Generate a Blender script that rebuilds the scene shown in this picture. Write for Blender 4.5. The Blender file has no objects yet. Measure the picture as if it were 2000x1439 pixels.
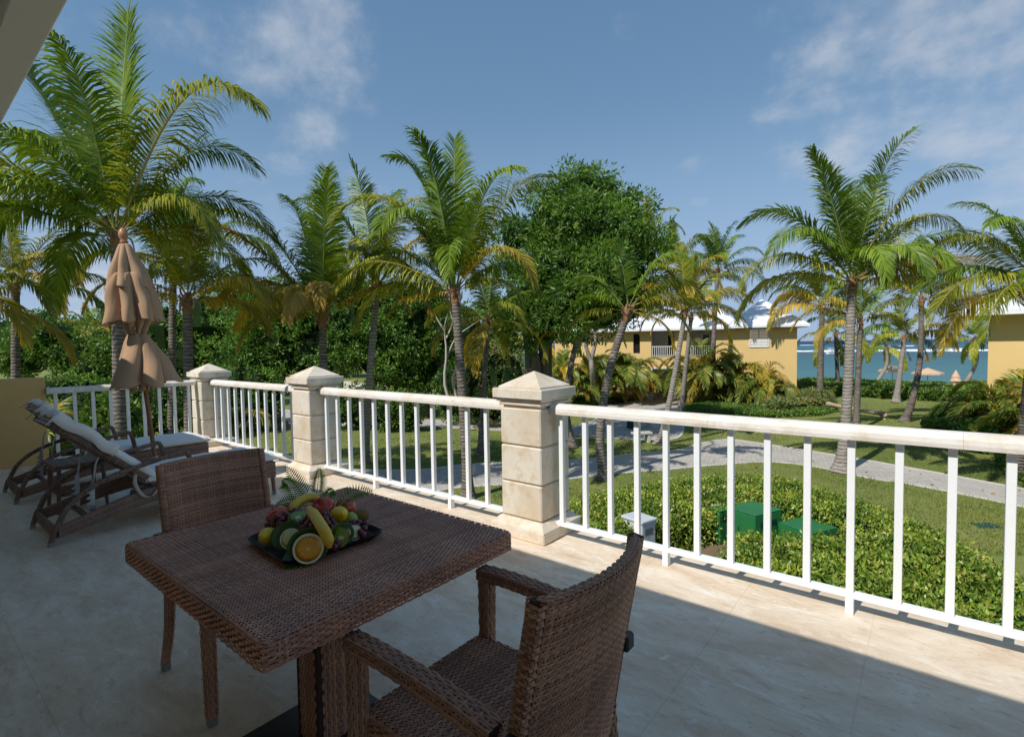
import bpy, math, random
import numpy as np
from mathutils import Vector, Matrix
R_ = math.radians
rnd = random.Random(7)
sc = bpy.context.scene
COL = sc.collection

# ------------------------------------------------------------------ camera
F_PX, YAW, PITCH, ROLL, CAM_H = 1005.96, .6806, -.0440, -.0159, 1.4307
def cam_basis():
    cy, sy = math.cos(YAW), math.sin(YAW)
    f0 = np.array([-sy, cy, 0.]); r0 = np.array([cy, sy, 0.]); u0 = np.array([0, 0, 1.])
    f = math.cos(PITCH)*f0 + math.sin(PITCH)*u0
    u = -math.sin(PITCH)*f0 + math.cos(PITCH)*u0
    r = math.cos(ROLL)*r0 + math.sin(ROLL)*u
    return r, -math.sin(ROLL)*r0 + math.cos(ROLL)*u, f, r0, f0
CR, CU, CF, RH, FH = cam_basis()          # RH / FH: horizontal right and forward
CP = np.array([0, 0, CAM_H])
cam = bpy.data.cameras.new('camera'); cam_o = bpy.data.objects.new('camera', cam); COL.objects.link(cam_o)
cam.sensor_width = 36; cam.lens = 36*F_PX/2000; cam.clip_start = .05; cam.clip_end = 60000
mw = Matrix(((CR[0], CU[0], -CF[0], 0), (CR[1], CU[1], -CF[1], 0), (CR[2], CU[2], -CF[2], CAM_H), (0, 0, 0, 1)))
cam_o.matrix_world = mw
sc.camera = cam_o
def ray(x, y): return CF + (x-1000)/F_PX*CR - (y-719.5)/F_PX*CU
def atz(x, y, z): d = ray(x, y); return CP + d*(z-CAM_H)/d[2]
def atd(x, y, D): return CP + ray(x, y)*D
def atx(x, y, X): d = ray(x, y); return CP + d*X/d[0]

# ------------------------------------------------------------------ sun, sky, exposure
SUN_C = .92; SUN_DX = .13                  # shadow shift per metre of height, and its sideways share
to_sun = Vector((-SUN_DX*SUN_C, -SUN_C, 1)).normalized()
sun = bpy.data.lights.new('sun', 'SUN'); sun.energy = 2.75; sun.angle = R_(.53); sun.color = (1, .965, .91)
sun_o = bpy.data.objects.new('sun', sun); COL.objects.link(sun_o)
sun_o.rotation_euler = to_sun.to_track_quat('Z', 'Y').to_euler()
sun_o.location = (0, -20, 30)
world = bpy.data.worlds.new('World'); sc.world = world; world.use_nodes = True
wn, wl = world.node_tree.nodes, world.node_tree.links
wn.clear()
w_out = wn.new('ShaderNodeOutputWorld'); w_bg = wn.new('ShaderNodeBackground')
sky = wn.new('ShaderNodeTexSky'); sky.sky_type = 'NISHITA'; sky.sun_disc = False
sky.sun_elevation = math.asin(to_sun.z); sky.sun_rotation = math.atan2(to_sun.x, to_sun.y)
sky.air_density = 1.0; sky.dust_density = .0; sky.ozone_density = 2.0; sky.altitude = 0
w_bg.inputs['Strength'].default_value = .14
wl.new(w_bg.outputs[0], w_out.inputs[0])
SKY_GAMMA, SKY_SAT, SKY_VAL = .5, 1.6, 1.1
HAZE_COL = (1.47, 2.1, 3.2, 1); CLOUD_COL = (2.8, 2.95, 3.2, 1)
tc = wn.new('ShaderNodeTexCoord')
def wmath(op, a, b=None, c=None):
    n = wn.new('ShaderNodeMath'); n.operation = op
    for i, v in enumerate((a, b, c)):
        if v is None: continue
        if isinstance(v, (int, float)): n.inputs[i].default_value = v
        else: wl.new(v, n.inputs[i])
    return n.outputs[0]
sep = wn.new('ShaderNodeSeparateXYZ'); wl.new(tc.outputs['Generated'], sep.inputs[0])
zc = wmath('ADD', wmath('MAXIMUM', sep.outputs[2], 0.0), .12)
comb = wn.new('ShaderNodeCombineXYZ')
wl.new(wmath('DIVIDE', sep.outputs[0], zc), comb.inputs[0]); wl.new(wmath('DIVIDE', sep.outputs[1], zc), comb.inputs[1])
def wnoise(scale, detail, rough, vec=None, off=(0, 0, 0), dist=0.):
    mp = wn.new('ShaderNodeMapping'); mp.inputs['Location'].default_value = off
    wl.new(vec or comb.outputs[0], mp.inputs[0])
    n = wn.new('ShaderNodeTexNoise'); n.inputs['Scale'].default_value = scale; n.inputs['Detail'].default_value = detail
    n.inputs['Roughness'].default_value = rough; n.inputs['Distortion'].default_value = dist
    wl.new(mp.outputs[0], n.inputs['Vector']); return n.outputs[0]
def cloud_bank(px, py, radius, amp):       # a cloud bank hanging in this direction of the sky
    d = Vector(ray(px, py)).normalized()
    vm = wn.new('ShaderNodeVectorMath'); vm.operation = 'DISTANCE'; vm.inputs[1].default_value = d
    wl.new(tc.outputs['Generated'], vm.inputs[0])
    mr = wn.new('ShaderNodeMapRange'); mr.interpolation_type = 'SMOOTHSTEP'
    mr.inputs['From Min'].default_value = radius; mr.inputs['From Max'].default_value = 0
    mr.inputs['To Min'].default_value = 0; mr.inputs['To Max'].default_value = amp
    wl.new(vm.outputs['Value'], mr.inputs['Value']); return mr.outputs[0]
mask = None
for args in [(400, 125, .20, .13), (560, 165, .27, .17), (600, 265, .16, .11), (680, 180, .16, .12), (1810, 60, .36, .24), (1970, 130, .32, .22),
             (1560, 315, .11, .15), (1960, 390, .17, .18), (1350, 345, .09, .13), (160, 540, .18, .2)]:
    g = cloud_bank(*args); mask = g if mask is None else wmath('MAXIMUM', mask, g)
nz = wnoise(2.3, 6, .56, off=(3.1, 1.7, 0))
nz2 = wnoise(7.5, 6, .62, tc.outputs['Generated'], off=(1.2, .4, .3))
den = wmath('ADD', wmath('MULTIPLY', nz, .5), wmath('MULTIPLY', nz2, .5))
den = wmath('ADD', den, mask)
mr = wn.new('ShaderNodeMapRange'); mr.interpolation_type = 'SMOOTHSTEP'
mr.inputs['From Min'].default_value = .59; mr.inputs['From Max'].default_value = .88
mr.inputs['To Max'].default_value = .72
wl.new(den, mr.inputs['Value'])
hsv = wn.new('ShaderNodeHueSaturation'); hsv.inputs['Saturation'].default_value = SKY_SAT; hsv.inputs['Value'].default_value = SKY_VAL
sgam = wn.new('ShaderNodeGamma'); sgam.inputs['Gamma'].default_value = SKY_GAMMA; wl.new(sky.outputs[0], sgam.inputs['Color'])
wl.new(sgam.outputs[0], hsv.inputs['Color'])
cmix = wn.new('ShaderNodeMix'); cmix.data_type = 'RGBA'
hz = wn.new('ShaderNodeMapRange'); hz.interpolation_type = 'SMOOTHSTEP'      # humid sea haze low in the sky, all the way round
hz.inputs['From Min'].default_value = .42; hz.inputs['From Max'].default_value = -.02; hz.inputs['To Max'].default_value = .92; wl.new(sep.outputs[2], hz.inputs['Value'])
hmix = wn.new('ShaderNodeMix'); hmix.data_type = 'RGBA'; hmix.inputs['B'].default_value = HAZE_COL
wl.new(hz.outputs[0], hmix.inputs['Factor']); wl.new(hsv.outputs[0], hmix.inputs['A'])
wl.new(mr.outputs[0], cmix.inputs['Factor']); wl.new(hmix.outputs['Result'], cmix.inputs['A'])
cmix.inputs['B'].default_value = CLOUD_COL
wl.new(cmix.outputs['Result'], w_bg.inputs['Color'])
vs = sc.view_settings
vs.view_transform = 'Standard'; vs.look = 'None'; vs.exposure = .66; vs.gamma = 1; vs.use_curve_mapping = False
sc.render.engine = 'CYCLES'
cy = sc.cycles
cy.use_denoising = True; cy.max_bounces = 7; cy.diffuse_bounces = 4; cy.glossy_bounces = 3; cy.transmission_bounces = 3
cy.transparent_max_bounces = 4; cy.caustics_reflective = False; cy.caustics_refractive = False
cy.sample_clamp_indirect = 6

# ------------------------------------------------------------------ materials
class NT:
    def __init__(s, name):
        s.m = bpy.data.materials.new(name); s.m.use_nodes = True
        s.t = s.m.node_tree; s.n = s.t.nodes; s.l = s.t.links
        s.b = s.n['Principled BSDF']; s.out = s.n['Material Output']
    def val(s, sock, v):
        if hasattr(v, 'is_output'): s.l.new(v, sock)
        elif isinstance(v, (tuple, list)) and len(v) == 3 and sock.type == 'RGBA': sock.default_value = (*v, 1)
        else: sock.default_value = v
    def coord(s, kind='pos', scale=(1, 1, 1), rot=(0, 0, 0), rand=0.):
        if kind == 'pos': o = s.n.new('ShaderNodeNewGeometry').outputs['Position']
        else: o = s.n.new('ShaderNodeTexCoord').outputs[kind]
        if rand:
            oi = s.n.new('ShaderNodeObjectInfo'); cb = s.n.new('ShaderNodeCombineXYZ')
            for i, f in enumerate((1, 1.7, .6)): s.l.new(s.math('MULTIPLY', oi.outputs['Random'], rand*f), cb.inputs[i])
            va = s.n.new('ShaderNodeVectorMath'); va.operation = 'ADD'; s.l.new(o, va.inputs[0]); s.l.new(cb.outputs[0], va.inputs[1]); o = va.outputs[0]
        mp = s.n.new('ShaderNodeMapping'); mp.inputs['Scale'].default_value = scale; mp.inputs['Rotation'].default_value = rot
        s.l.new(o, mp.inputs[0]); return mp.outputs[0]
    def noise(s, scale, detail=4, rough=.55, vec=None, dist=0.):
        n = s.n.new('ShaderNodeTexNoise')
        for k, v in (('Scale', scale), ('Detail', detail), ('Roughness', rough), ('Distortion', dist)): n.inputs[k].default_value = v
        s.l.new(vec if vec is not None else s.coord(), n.inputs['Vector']); return n.outputs[0]
    def voro(s, scale, vec=None, feat='F1'):
        n = s.n.new('ShaderNodeTexVoronoi'); n.inputs['Scale'].default_value = scale; n.feature = feat
        s.l.new(vec if vec is not None else s.coord(), n.inputs['Vector']); return n
    def math(s, op, a, b=0.):
        n = s.n.new('ShaderNodeMath'); n.operation = op; s.val(n.inputs[0], a); s.val(n.inputs[1], b); return n.outputs[0]
    def ramp(s, f, stops):
        n = s.n.new('ShaderNodeValToRGB'); e = n.color_ramp.elements
        while len(e) < len(stops): e.new(.5)
        for el, (p, c) in zip(e, stops):
            el.position = p; el.color = (*c, 1) if isinstance(c, (tuple, list)) else (c, c, c, 1)
        s.l.new(f, n.inputs[0]); return n.outputs[0]
    def mix(s, f, a, b, mode='MIX'):
        n = s.n.new('ShaderNodeMix'); n.data_type = 'RGBA'; n.blend_type = mode
        s.val(n.inputs['Factor'], f); s.val(n.inputs['A'], a); s.val(n.inputs['B'], b); return n.outputs['Result']
    def bump(s, h, strength=.3, dist=.01):
        n = s.n.new('ShaderNodeBump'); n.inputs['Strength'].default_value = strength; n.inputs['Distance'].default_value = dist
        s.l.new(h, n.inputs['Height']); s.l.new(n.outputs[0], s.b.inputs['Normal']); return n
    def set(s, col=None, rough=None, spec=None, **kw):
        if col is not None: s.val(s.b.inputs['Base Color'], col)
        if rough is not None: s.val(s.b.inputs['Roughness'], rough)
        if spec is not None: s.b.inputs['Specular IOR Level'].default_value = spec
        for k, v in kw.items(): s.val(s.b.inputs[k.replace('_', ' ')], v)
        return s.m
    def island(s): return s.n.new('ShaderNodeNewGeometry').outputs['Random Per Island']
    def orand(s): return s.n.new('ShaderNodeObjectInfo').outputs['Random']
    def translucent(s, col, f):
        tr = s.n.new('ShaderNodeBsdfTranslucent'); s.val(tr.inputs[0], col)
        mx = s.n.new('ShaderNodeMixShader'); mx.inputs[0].default_value = f
        s.l.new(s.b.outputs[0], mx.inputs[1]); s.l.new(tr.outputs[0], mx.inputs[2]); s.l.new(mx.outputs[0], s.out.inputs[0])
M = {}
def plain(name, col, rough=.5, spec=.5, nscale=8., namt=.12, bump=0., **kw):
    t = NT(name); n = t.noise(nscale, 5)
    c = t.mix(n, tuple(x*(1-namt) for x in col), tuple(min(1, x*(1+namt)) for x in col))
    t.set(c, rough, spec, **kw)
    if bump: t.bump(t.noise(nscale*6, 4), bump, .004)
    M[name] = t.m; return t.m
def leafmat(name, cols, rough=.45, tr=.3, spec=.4, big=.6):
    t = NT(name)
    r = t.ramp(t.island(), [(i/max(1, len(cols)-1), c) for i, c in enumerate(cols)])
    n = t.noise(big, 3)
    c = t.mix(t.ramp(n, [(.35, 0.), (.65, 1.)]), t.mix(1., r, (.58, .66, .58), 'MULTIPLY'), t.mix(1., r, (1.32, 1.2, 1.0), 'MULTIPLY'))
    t.set(c, rough, spec); t.translucent(t.mix(1., c, (1.25, 1.3, .6), 'MULTIPLY'), tr)
    M[name] = t.m; return t.m
# cream coral stone
t = NT('coral_stone'); n1 = t.noise(2.2, 6, .6, t.coord(rand=9.)); n2 = t.noise(9, 8, .7, t.coord(rand=5.)); n3 = t.noise(34, 5, .7)
c = t.ramp(n1, [(.3, (.62, .51, .37)), (.5, (.71, .625, .50)), (.7, (.78, .715, .61))])
c = t.mix(t.ramp(n2, [(.49, 0.), (.70, .8)]), c, (.56, .39, .22))
c = t.mix(t.ramp(n3, [(.60, 0.), (.74, .45)]), c, (.38, .31, .24))
t.set(c, .62, .3); t.bump(t.noise(45, 6, .7), .25, .004); M['stone'] = t.m
t = NT('rail_stone'); n1 = t.noise(3.1, 6, .65, t.coord(scale=(.6, 1, 1), rand=9.)); n2 = t.noise(11, 8, .75, t.coord(scale=(.55, 1, 1)))
c = t.ramp(n1, [(.3, (.70, .62, .52)), (.55, (.79, .74, .67))])
c = t.mix(t.ramp(n2, [(.47, 0.), (.68, .75)]), c, (.58, .44, .29))
c = t.mix(t.ramp(t.noise(50, 4, .7), [(.63, 0.), (.75, .5)]), c, (.36, .28, .2))
t.set(c, .55, .35); t.bump(t.noise(60, 6, .7), .2, .003); M['rail'] = t.m
# polished travertine floor
t = NT('marble_floor'); v = t.coord(scale=(1., 2.3, 1), rot=(0, 0, .25))
n1 = t.noise(2.3, 9, .68, v, .7); n2 = t.noise(6.5, 9, .74, v, 1.0); n3 = t.noise(22, 8, .72, v, .6); big = t.noise(.5, 3)
c = t.ramp(n1, [(.30, (.60, .445, .30)), (.43, (.70, .56, .405)), (.55, (.77, .65, .50)), (.68, (.84, .75, .62))])
c = t.mix(t.ramp(n2, [(.54, 0.), (.64, .6)]), c, (.55, .395, .27))
c = t.mix(t.ramp(n2, [(.33, .85), (.43, 0.)]), c, (.87, .82, .745))
c = t.mix(t.ramp(n3, [(.59, 0.), (.65, .6)]), c, (.38, .29, .215))
c = t.mix(t.ramp(n3, [(.30, .6), (.40, 0.)]), c, (.80, .76, .69))
pit = t.noise(36, 8, .75, t.coord(scale=(1., 2.0, 1), rot=(0, 0, .25)), .5)
c = t.mix(t.ramp(pit, [(.665, 0.), (.70, .9)]), c, (.10, .085, .075))
c = t.mix(t.math('MULTIPLY', t.orand(), .06), c, (.52, .45, .37))
c = t.mix(t.ramp(big, [(.35, 0.), (.65, .14)]), c, (.46, .42, .37))
t.set(c, t.ramp(n2, [(.3, .45), (.7, .7)]), .14); t.bump(t.math('SUBTRACT', n2, t.ramp(pit, [(.66, 0.), (.71, 1.)])), .15, .003); M['floor'] = t.m
plain('grout', (.70, .60, .49), .8)
t = NT('white_paint'); n1 = t.noise(3, 6, .7, t.coord(rand=9.)); n2 = t.noise(26, 6, .75, t.coord(rand=4.))
c = t.mix(t.ramp(n1, [(.5, 0.), (.75, .35)]), (.86, .86, .85), (.74, .72, .67)); c = t.mix(t.ramp(n2, [(.64, 0.), (.72, .55)]), c, (.52, .45, .37)); t.set(c, .42, .4); t.bump(n2, .12, .003); M['white_paint'] = t.m
plain('yellow_wall', (.66, .44, .17), .75, .2, 3, .07, .25)
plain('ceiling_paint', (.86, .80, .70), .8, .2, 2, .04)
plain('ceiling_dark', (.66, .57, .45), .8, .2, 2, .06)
# wicker
def wick(name, a, b, c_):
    t = NT(name); r = t.ramp(t.island(), [(0, a), (.55, b), (1, c_)])
    n = t.noise(6, 4); f = t.noise(160, 3, .6, t.coord(scale=(1, 1, 1)))
    c = t.mix(t.ramp(n, [(.35, 0.), (.65, 1.)]), t.mix(1., r, (.78, .78, .8), 'MULTIPLY'), t.mix(1., r, (1.18, 1.12, 1.08), 'MULTIPLY'))
    c = t.mix(t.ramp(f, [(.45, 0.), (.7, .3)]), c, tuple(x*1.9 for x in b))
    t.set(c, .55, .22); M[name] = t.m
wick('wicker', (.42, .195, .122), (.56, .28, .183), (.68, .38, .262))
wick('wicker_dark', (.27, .133, .082), (.385, .20, .128), (.50, .29, .19))
wick('wicker_grey', (.15, .095, .07), (.22, .145, .108), (.31, .215, .165))
plain('wicker_gap_shade', (.05, .026, .02), .8, .2)  # near-black filler behind the strands: shade in the weave's gaps put into colour
plain('wicker_frame', (.17, .10, .078), .5, .4, 60, .3)
plain('black_metal', (.012, .012, .013), .42, .5)
plain('black_plastic', (.015, .017, .018), .45, .5)
plain('grey_cap', (.22, .22, .22), .35, .5, 20, .1)
plain('steel', (.45, .46, .47), .35, .5, 20, .15, Metallic=.7)
plain('cushion', (.79, .75, .69), .88, .15, 5, .03, .15)
plain('towel', (.74, .69, .61), .95, .1, 90, .06, .3)
plain('strap', (.46, .40, .33), .85, .2, 60, .1)
t = NT('canvas'); n = t.noise(3, 5); f = t.noise(420, 2)
t.set(t.mix(n, (.46, .29, .17), (.54, .35, .215)), .9, .1); t.bump(f, .15, .002); t.translucent((.55, .33, .18), .14); M['canvas'] = t.m
plain('canvas_rope', (.50, .32, .2), .9)
plain('teak', (.30, .115, .045), .4, .4, 16, .25)
plain('teak_pale', (.42, .2, .09), .4, .4, 16, .2)
# ground
t = NT('lawn'); p = t.coord(); a = t.noise(.22, 5, .6, p); b = t.noise(2.2, 5, .65, p); f = t.noise(34, 4, .7, p); mow = t.noise(.9, 3, .5, t.coord(scale=(.25, 1.4, 1), rot=(0, 0, .5)))
c = t.ramp(a, [(.32, (.155, .205, .05)), (.52, (.23, .265, .072)), (.68, (.32, .315, .11))])
c = t.mix(t.ramp(b, [(.42, 0.), (.7, .55)]), c, (.35, .325, .13))
c = t.mix(t.ramp(mow, [(.4, 0.), (.7, .4)]), c, (.135, .185, .045))
c = t.mix(t.ramp(f, [(.35, .5), (.62, 0.)]), c, (.085, .115, .026))
c = t.mix(t.ramp(f, [(.62, 0.), (.8, .4)]), c, (.36, .36, .16))
t.set(c, .95, .12); t.bump(f, .8, .03); M['lawn'] = t.m
t = NT('paving'); v = t.coord(rot=(0, 0, .55)); br = t.n.new('ShaderNodeTexBrick'); t.l.new(v, br.inputs['Vector'])
for k, x in (('Scale', 1.), ('Mortar Size', .012), ('Brick Width', .24), ('Row Height', .12), ('Bias', 0.)): br.inputs[k].default_value = x
br.inputs['Color1'].default_value = (.52, .475, .42, 1); br.inputs['Color2'].default_value = (.40, .365, .325, 1); br.inputs['Mortar'].default_value = (.28, .26, .23, 1)
c = t.mix(t.ramp(t.noise(.8, 6, .65), [(.35, 0.), (.7, .55)]), br.outputs[0], (.58, .52, .45))
c = t.mix(t.ramp(t.noise(9, 6, .7), [(.5, 0.), (.75, .5)]), c, (.22, .205, .185))
t.set(c, .85, .25); t.bump(br.outputs['Fac'], -.3, .01); M['paving'] = t.m
plain('kerb', (.62, .585, .52), .8, .3, 3, .12, .3)
plain('sand', (.66, .58, .45), .95, .1, .7, .1, .3)
plain('soil', (.20, .135, .085), .95, .1, 3, .35, .6)
t = NT('sea'); p = t.coord(); geo = t.n.new('ShaderNodeNewGeometry'); dt = t.n.new('ShaderNodeVectorMath'); dt.operation = 'DOT_PRODUCT'
t.l.new(geo.outputs['Position'], dt.inputs[0]); dt.inputs[1].default_value = tuple(FH)
rot = (0, 0, YAW)
pn = t.noise(.012, 5, .6, t.coord(scale=(.35, 1.6, 1), rot=(0, 0, -YAW)))
d = t.math('ADD', t.math('LOGARITHM', t.math('MAXIMUM', dt.outputs['Value'], 10.), 10.), t.math('MULTIPLY', t.math('SUBTRACT', pn, .5), .3))
c = t.ramp(t.math('DIVIDE', t.math('SUBTRACT', d, 1.8), 2.2), [(0, (0.086, 0.200, 0.202)), (.12, (0.066, 0.170, 0.181)), (.23, (0.046, 0.127, 0.151)), (.30, (0.063, 0.116, 0.138)), (.36, (0.034, 0.116, 0.148)), (.42, (0.043, 0.152, 0.188)), (.5, (0.018, 0.079, 0.141)), (.65, (0.008, 0.034, 0.094)), (1, (0.007, 0.027, 0.081))])
rip = t.noise(.35, 6, .6, t.coord(scale=(.4, 1.8, 1), rot=(0, 0, -YAW)))
c = t.mix(t.ramp(rip, [(.5, 0.), (.68, .45)]), c, (.14, .25, .30))
c = t.mix(t.ramp(rip, [(.3, .45), (.47, 0.)]), c, (.03, .11, .17))
t.set(c, .5, .12); t.bump(rip, .5, .6); M['sea'] = t.m
plain('foam', (.78, .82, .83), .9, .1, .8, .08)
# vegetation
leafmat('tree_leaf', [(0.054, 0.128, 0.020), (0.093, 0.194, 0.028), (0.135, 0.250, 0.039), (0.224, 0.333, 0.060)], .42, .3, .3)
leafmat('dark_leaf', [(0.066, 0.155, 0.030), (0.113, 0.237, 0.042), (0.170, 0.309, 0.058), (0.284, 0.400, 0.084)], .45, .26, .3)
leafmat('hedge_leaf', [(0.089, 0.178, 0.025), (0.165, 0.286, 0.037), (0.254, 0.386, 0.056), (0.389, 0.464, 0.085), (0.538, 0.495, 0.140)], .38, .3, .45, 1.3)
leafmat('shrub_leaf', [(0.045, 0.123, 0.022), (0.090, 0.203, 0.035), (0.150, 0.275, 0.049), (0.300, 0.319, 0.084)], .4, .28, .4)
leafmat('grape_leaf', [(0.070, 0.140, 0.039), (0.140, 0.224, 0.065), (0.224, 0.280, 0.104), (0.308, 0.140, 0.078)], .45, .25, .35)
leafmat('palm_green', [(0.088, 0.174, 0.016), (0.150, 0.246, 0.025), (0.250, 0.330, 0.041)], .42, .22, .28)
leafmat('palm_olive', [(0.172, 0.218, 0.022), (0.287, 0.316, 0.037), (0.425, 0.408, 0.061)], .42, .26, .25)
leafmat('palm_yellow', [(.30, .255, .03), (.48, .37, .05), (.62, .44, .08)], .45, .28, .25)
leafmat('palm_orange', [(0.264, 0.189, 0.036), (0.374, 0.243, 0.048), (0.396, 0.297, 0.072)], .5, .3, .3)
leafmat('areca_leaf', [(0.072, 0.147, 0.025), (0.136, 0.217, 0.035), (0.240, 0.295, 0.049), (0.432, 0.341, 0.063)], .42, .32, .4)
plain('foliage_shade', (.014, .028, .008), .9, .05, 3, .3)  # near-black colour standing in for shade inside crowns and hedges
plain('rachis_green', (.20, .22, .06), .5, .4, 5, .2)
plain('rachis_yellow', (.42, .30, .08), .5, .4, 5, .2)
t = NT('palm_trunk'); p = t.coord('Object'); w = t.noise(3., 4, .6, t.coord('Object', scale=(1, 1, 9))); n2 = t.noise(16, 6, .7, p)
c = t.ramp(w, [(.32, (.085, .068, .055)), (.5, (.22, .185, .155)), (.66, (.33, .295, .255))])
wv = t.n.new('ShaderNodeTexWave'); wv.bands_direction = 'Z'; wv.inputs['Scale'].default_value = 3.0; wv.inputs['Distortion'].default_value = 3.2; wv.inputs['Detail'].default_value = 3; wv.inputs['Detail Scale'].default_value = 2.5; t.l.new(p, wv.inputs['Vector'])
c = t.mix(t.ramp(wv.outputs['Fac'], [(.08, .8), (.35, 0.)]), c, (.045, .035, .028))
c = t.mix(t.ramp(n2, [(.55, 0.), (.75, .65)]), c, (.075, .06, .05)); t.set(c, .9, .2); t.bump(t.math('ADD', n2, wv.outputs['Fac']), .6, .02); M['trunk'] = t.m
t = NT('pale_trunk'); w = t.noise(3., 4, .6, t.coord('Object', scale=(1, 1, 7))); n2 = t.noise(20, 6, .7)
c = t.ramp(w, [(.3, (.20, .165, .135)), (.6, (.40, .36, .315))]); wv = t.n.new('ShaderNodeTexWave'); wv.bands_direction = 'Z'; wv.inputs['Scale'].default_value = 2.6; wv.inputs['Distortion'].default_value = 3.2; wv.inputs['Detail'].default_value = 3; wv.inputs['Detail Scale'].default_value = 2.5; t.l.new(t.coord('Object'), wv.inputs['Vector'])
c = t.mix(t.ramp(wv.outputs['Fac'], [(.08, .7), (.32, 0.)]), c, (.085, .068, .055))
c = t.mix(t.ramp(n2, [(.56, 0.), (.75, .5)]), c, (.12, .1, .08)); t.set(c, .9, .2); t.bump(t.math('ADD', n2, wv.outputs['Fac']), .5, .02); M['pale_trunk'] = t.m
plain('bark', (.17, .135, .105), .92, .15, 5, .4, .7)
plain('bleached_wood', (.46, .42, .37), .85, .2, 5, .25, .4)
plain('palm_fibre', (.25, .14, .075), .9, .15, 9, .45, .5)
plain('dry_husk', (.42, .33, .25), .9, .15, 9, .3, .4)
plain('box_green', (.022, .16, .05), .42, .4, 4, .18, .08)
plain('box_grey', (.55, .58, .60), .45, .4, 4, .06)
plain('concrete', (.55, .53, .48), .85, .2, 5, .2, .4)
plain('bin_green', (.012, .07, .055), .5, .4, 9, .2)
plain('log_wood', (.42, .32, .22), .85, .2, 7, .25, .4)
plain('roof_white', (.80, .81, .83), .7, .2, 1.2, .04, .2)
plain('house_yellow', (.74, .52, .22), .8, .2, 1.2, .06, .2)
plain('house_white', (.74, .73, .70), .7, .25, 3, .04)
plain('interior_white', (.62, .61, .59), .8, .2)
plain('dark_glass', (.02, .018, .016), .12, .5)
plain('dark_wood', (.035, .022, .016), .5, .4)
plain('terracotta_step', (.40, .29, .19), .8, .2, 5, .15)
plain('thatch', (.62, .42, .27), .9, .1, 5, .1)
plain('boat_white', (.8, .8, .8), .4); plain('boat_red', (.5, .06, .03), .4)
# fruit
t = NT('banana_skin'); n = t.noise(22, 5, .6, t.coord('Object')); s = t.noise(75, 5, .75, t.coord('Object', scale=(.5, 1, 1)))
c = t.mix(n, (.74, .42, .03), (.82, .53, .06)); c = t.mix(t.ramp(s, [(.62, 0.), (.68, .9)]), c, (.10, .05, .015)); t.set(c, .42, .4); M['banana'] = t.m
plain('banana_tip', (.1, .055, .02), .7)
t = NT('apple_skin'); n = t.noise(14, 5, .6, t.coord('Object', scale=(3, 3, .6))); a = t.noise(8, 3, .5, t.coord('Object'))
c = t.mix(t.ramp(n, [(.4, 0.), (.66, .8)]), (.42, .012, .014), (.62, .14, .045)); c = t.mix(t.ramp(a, [(.6, 0.), (.8, .45)]), c, (.66, .38, .1)); t.set(c, .2, .5); M['apple'] = t.m
t = NT('lemon_skin'); t.set(t.mix(t.noise(12, 3, .5, t.coord('Object')), (.80, .46, .01), (.86, .56, .03)), .38, .45); t.bump(t.noise(170, 2, .5, t.coord('Object')), .35, .004); M['lemon'] = t.m
t = NT('orange_skin'); t.set((.80, .30, .015), .4, .45); t.bump(t.noise(170, 2, .5, t.coord('Object')), .3, .004); M['orange'] = t.m
plain('lime_skin', (.30, .42, .06), .38, .45, 12, .2)
t = NT('grape_skin'); t.set(t.mix(t.noise(30, 4, .6), (.075, .006, .014), (.15, .022, .04)), .22, .5, Coat_Weight=.25); M['grape'] = t.m
t = NT('kiwi_skin'); t.set(t.mix(t.noise(70, 5, .7, t.coord('Object')), (.20, .11, .035), (.30, .18, .06)), .85, .15); t.bump(t.noise(220, 2), .4, .003); M['kiwi_skin'] = t.m
plain('tray_black', (.010, .008, .008), .5, .25)
plain('stem_brown', (.12, .07, .03), .7)
def citrus_cut(name, flesh, flesh2, pith, rind, seg=10):
    t = NT(name); p = t.coord('Object'); sp = t.n.new('ShaderNodeSeparateXYZ'); t.l.new(p, sp.inputs[0])
    r = t.math('SQRT', t.math('ADD', t.math('POWER', sp.outputs[0], 2.), t.math('POWER', sp.outputs[1], 2.)))
    ang = t.math('ARCTAN2', sp.outputs[1], sp.outputs[0]); w = t.math('ABSOLUTE', t.math('SINE', t.math('MULTIPLY', ang, seg/2)))
    line = t.ramp(t.math('MULTIPLY', w, t.math('MULTIPLY', r, 28.)), [(.0, 1.), (.10, .0)])
    n = t.noise(130, 3, .6, t.coord('Object', scale=(1, 1, 1)))
    c = t.mix(n, flesh, flesh2); c = t.mix(t.math('MULTIPLY', line, .75), c, pith)
    c = t.mix(t.ramp(t.math('MULTIPLY', r, 20.), [(.05, 1.), (.1, 0.)]), c, pith)
    M[name] = t.m; t.set(c, .25, .5); return t.m
citrus_cut('orange_flesh', (.80, .30, .012), (.86, .42, .04), (.88, .66, .28), None)
citrus_cut('lemon_flesh', (.74, .66, .24), (.82, .76, .40), (.88, .84, .62), None)
plain('pith_pale', (.86, .78, .50), .5)
t = NT('kiwi_flesh'); p = t.coord('Object'); sp = t.n.new('ShaderNodeSeparateXYZ'); t.l.new(p, sp.inputs[0])
r = t.math('SQRT', t.math('ADD', t.math('POWER', t.math('MULTIPLY', sp.outputs[0], .62), 2.), t.math('POWER', sp.outputs[1], 2.)))
rr = t.math('MULTIPLY', r, 40.)
c = t.ramp(rr, [(.0, (.74, .76, .5)), (.2, (.70, .72, .42)), (.32, (.24, .36, .04)), (.85, (.20, .33, .04)), (1., (.26, .38, .07))])
ang = t.math('ARCTAN2', sp.outputs[1], sp.outputs[0]); ray_ = t.math('ABSOLUTE', t.math('SINE', t.math('MULTIPLY', ang, 14.)))
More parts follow.
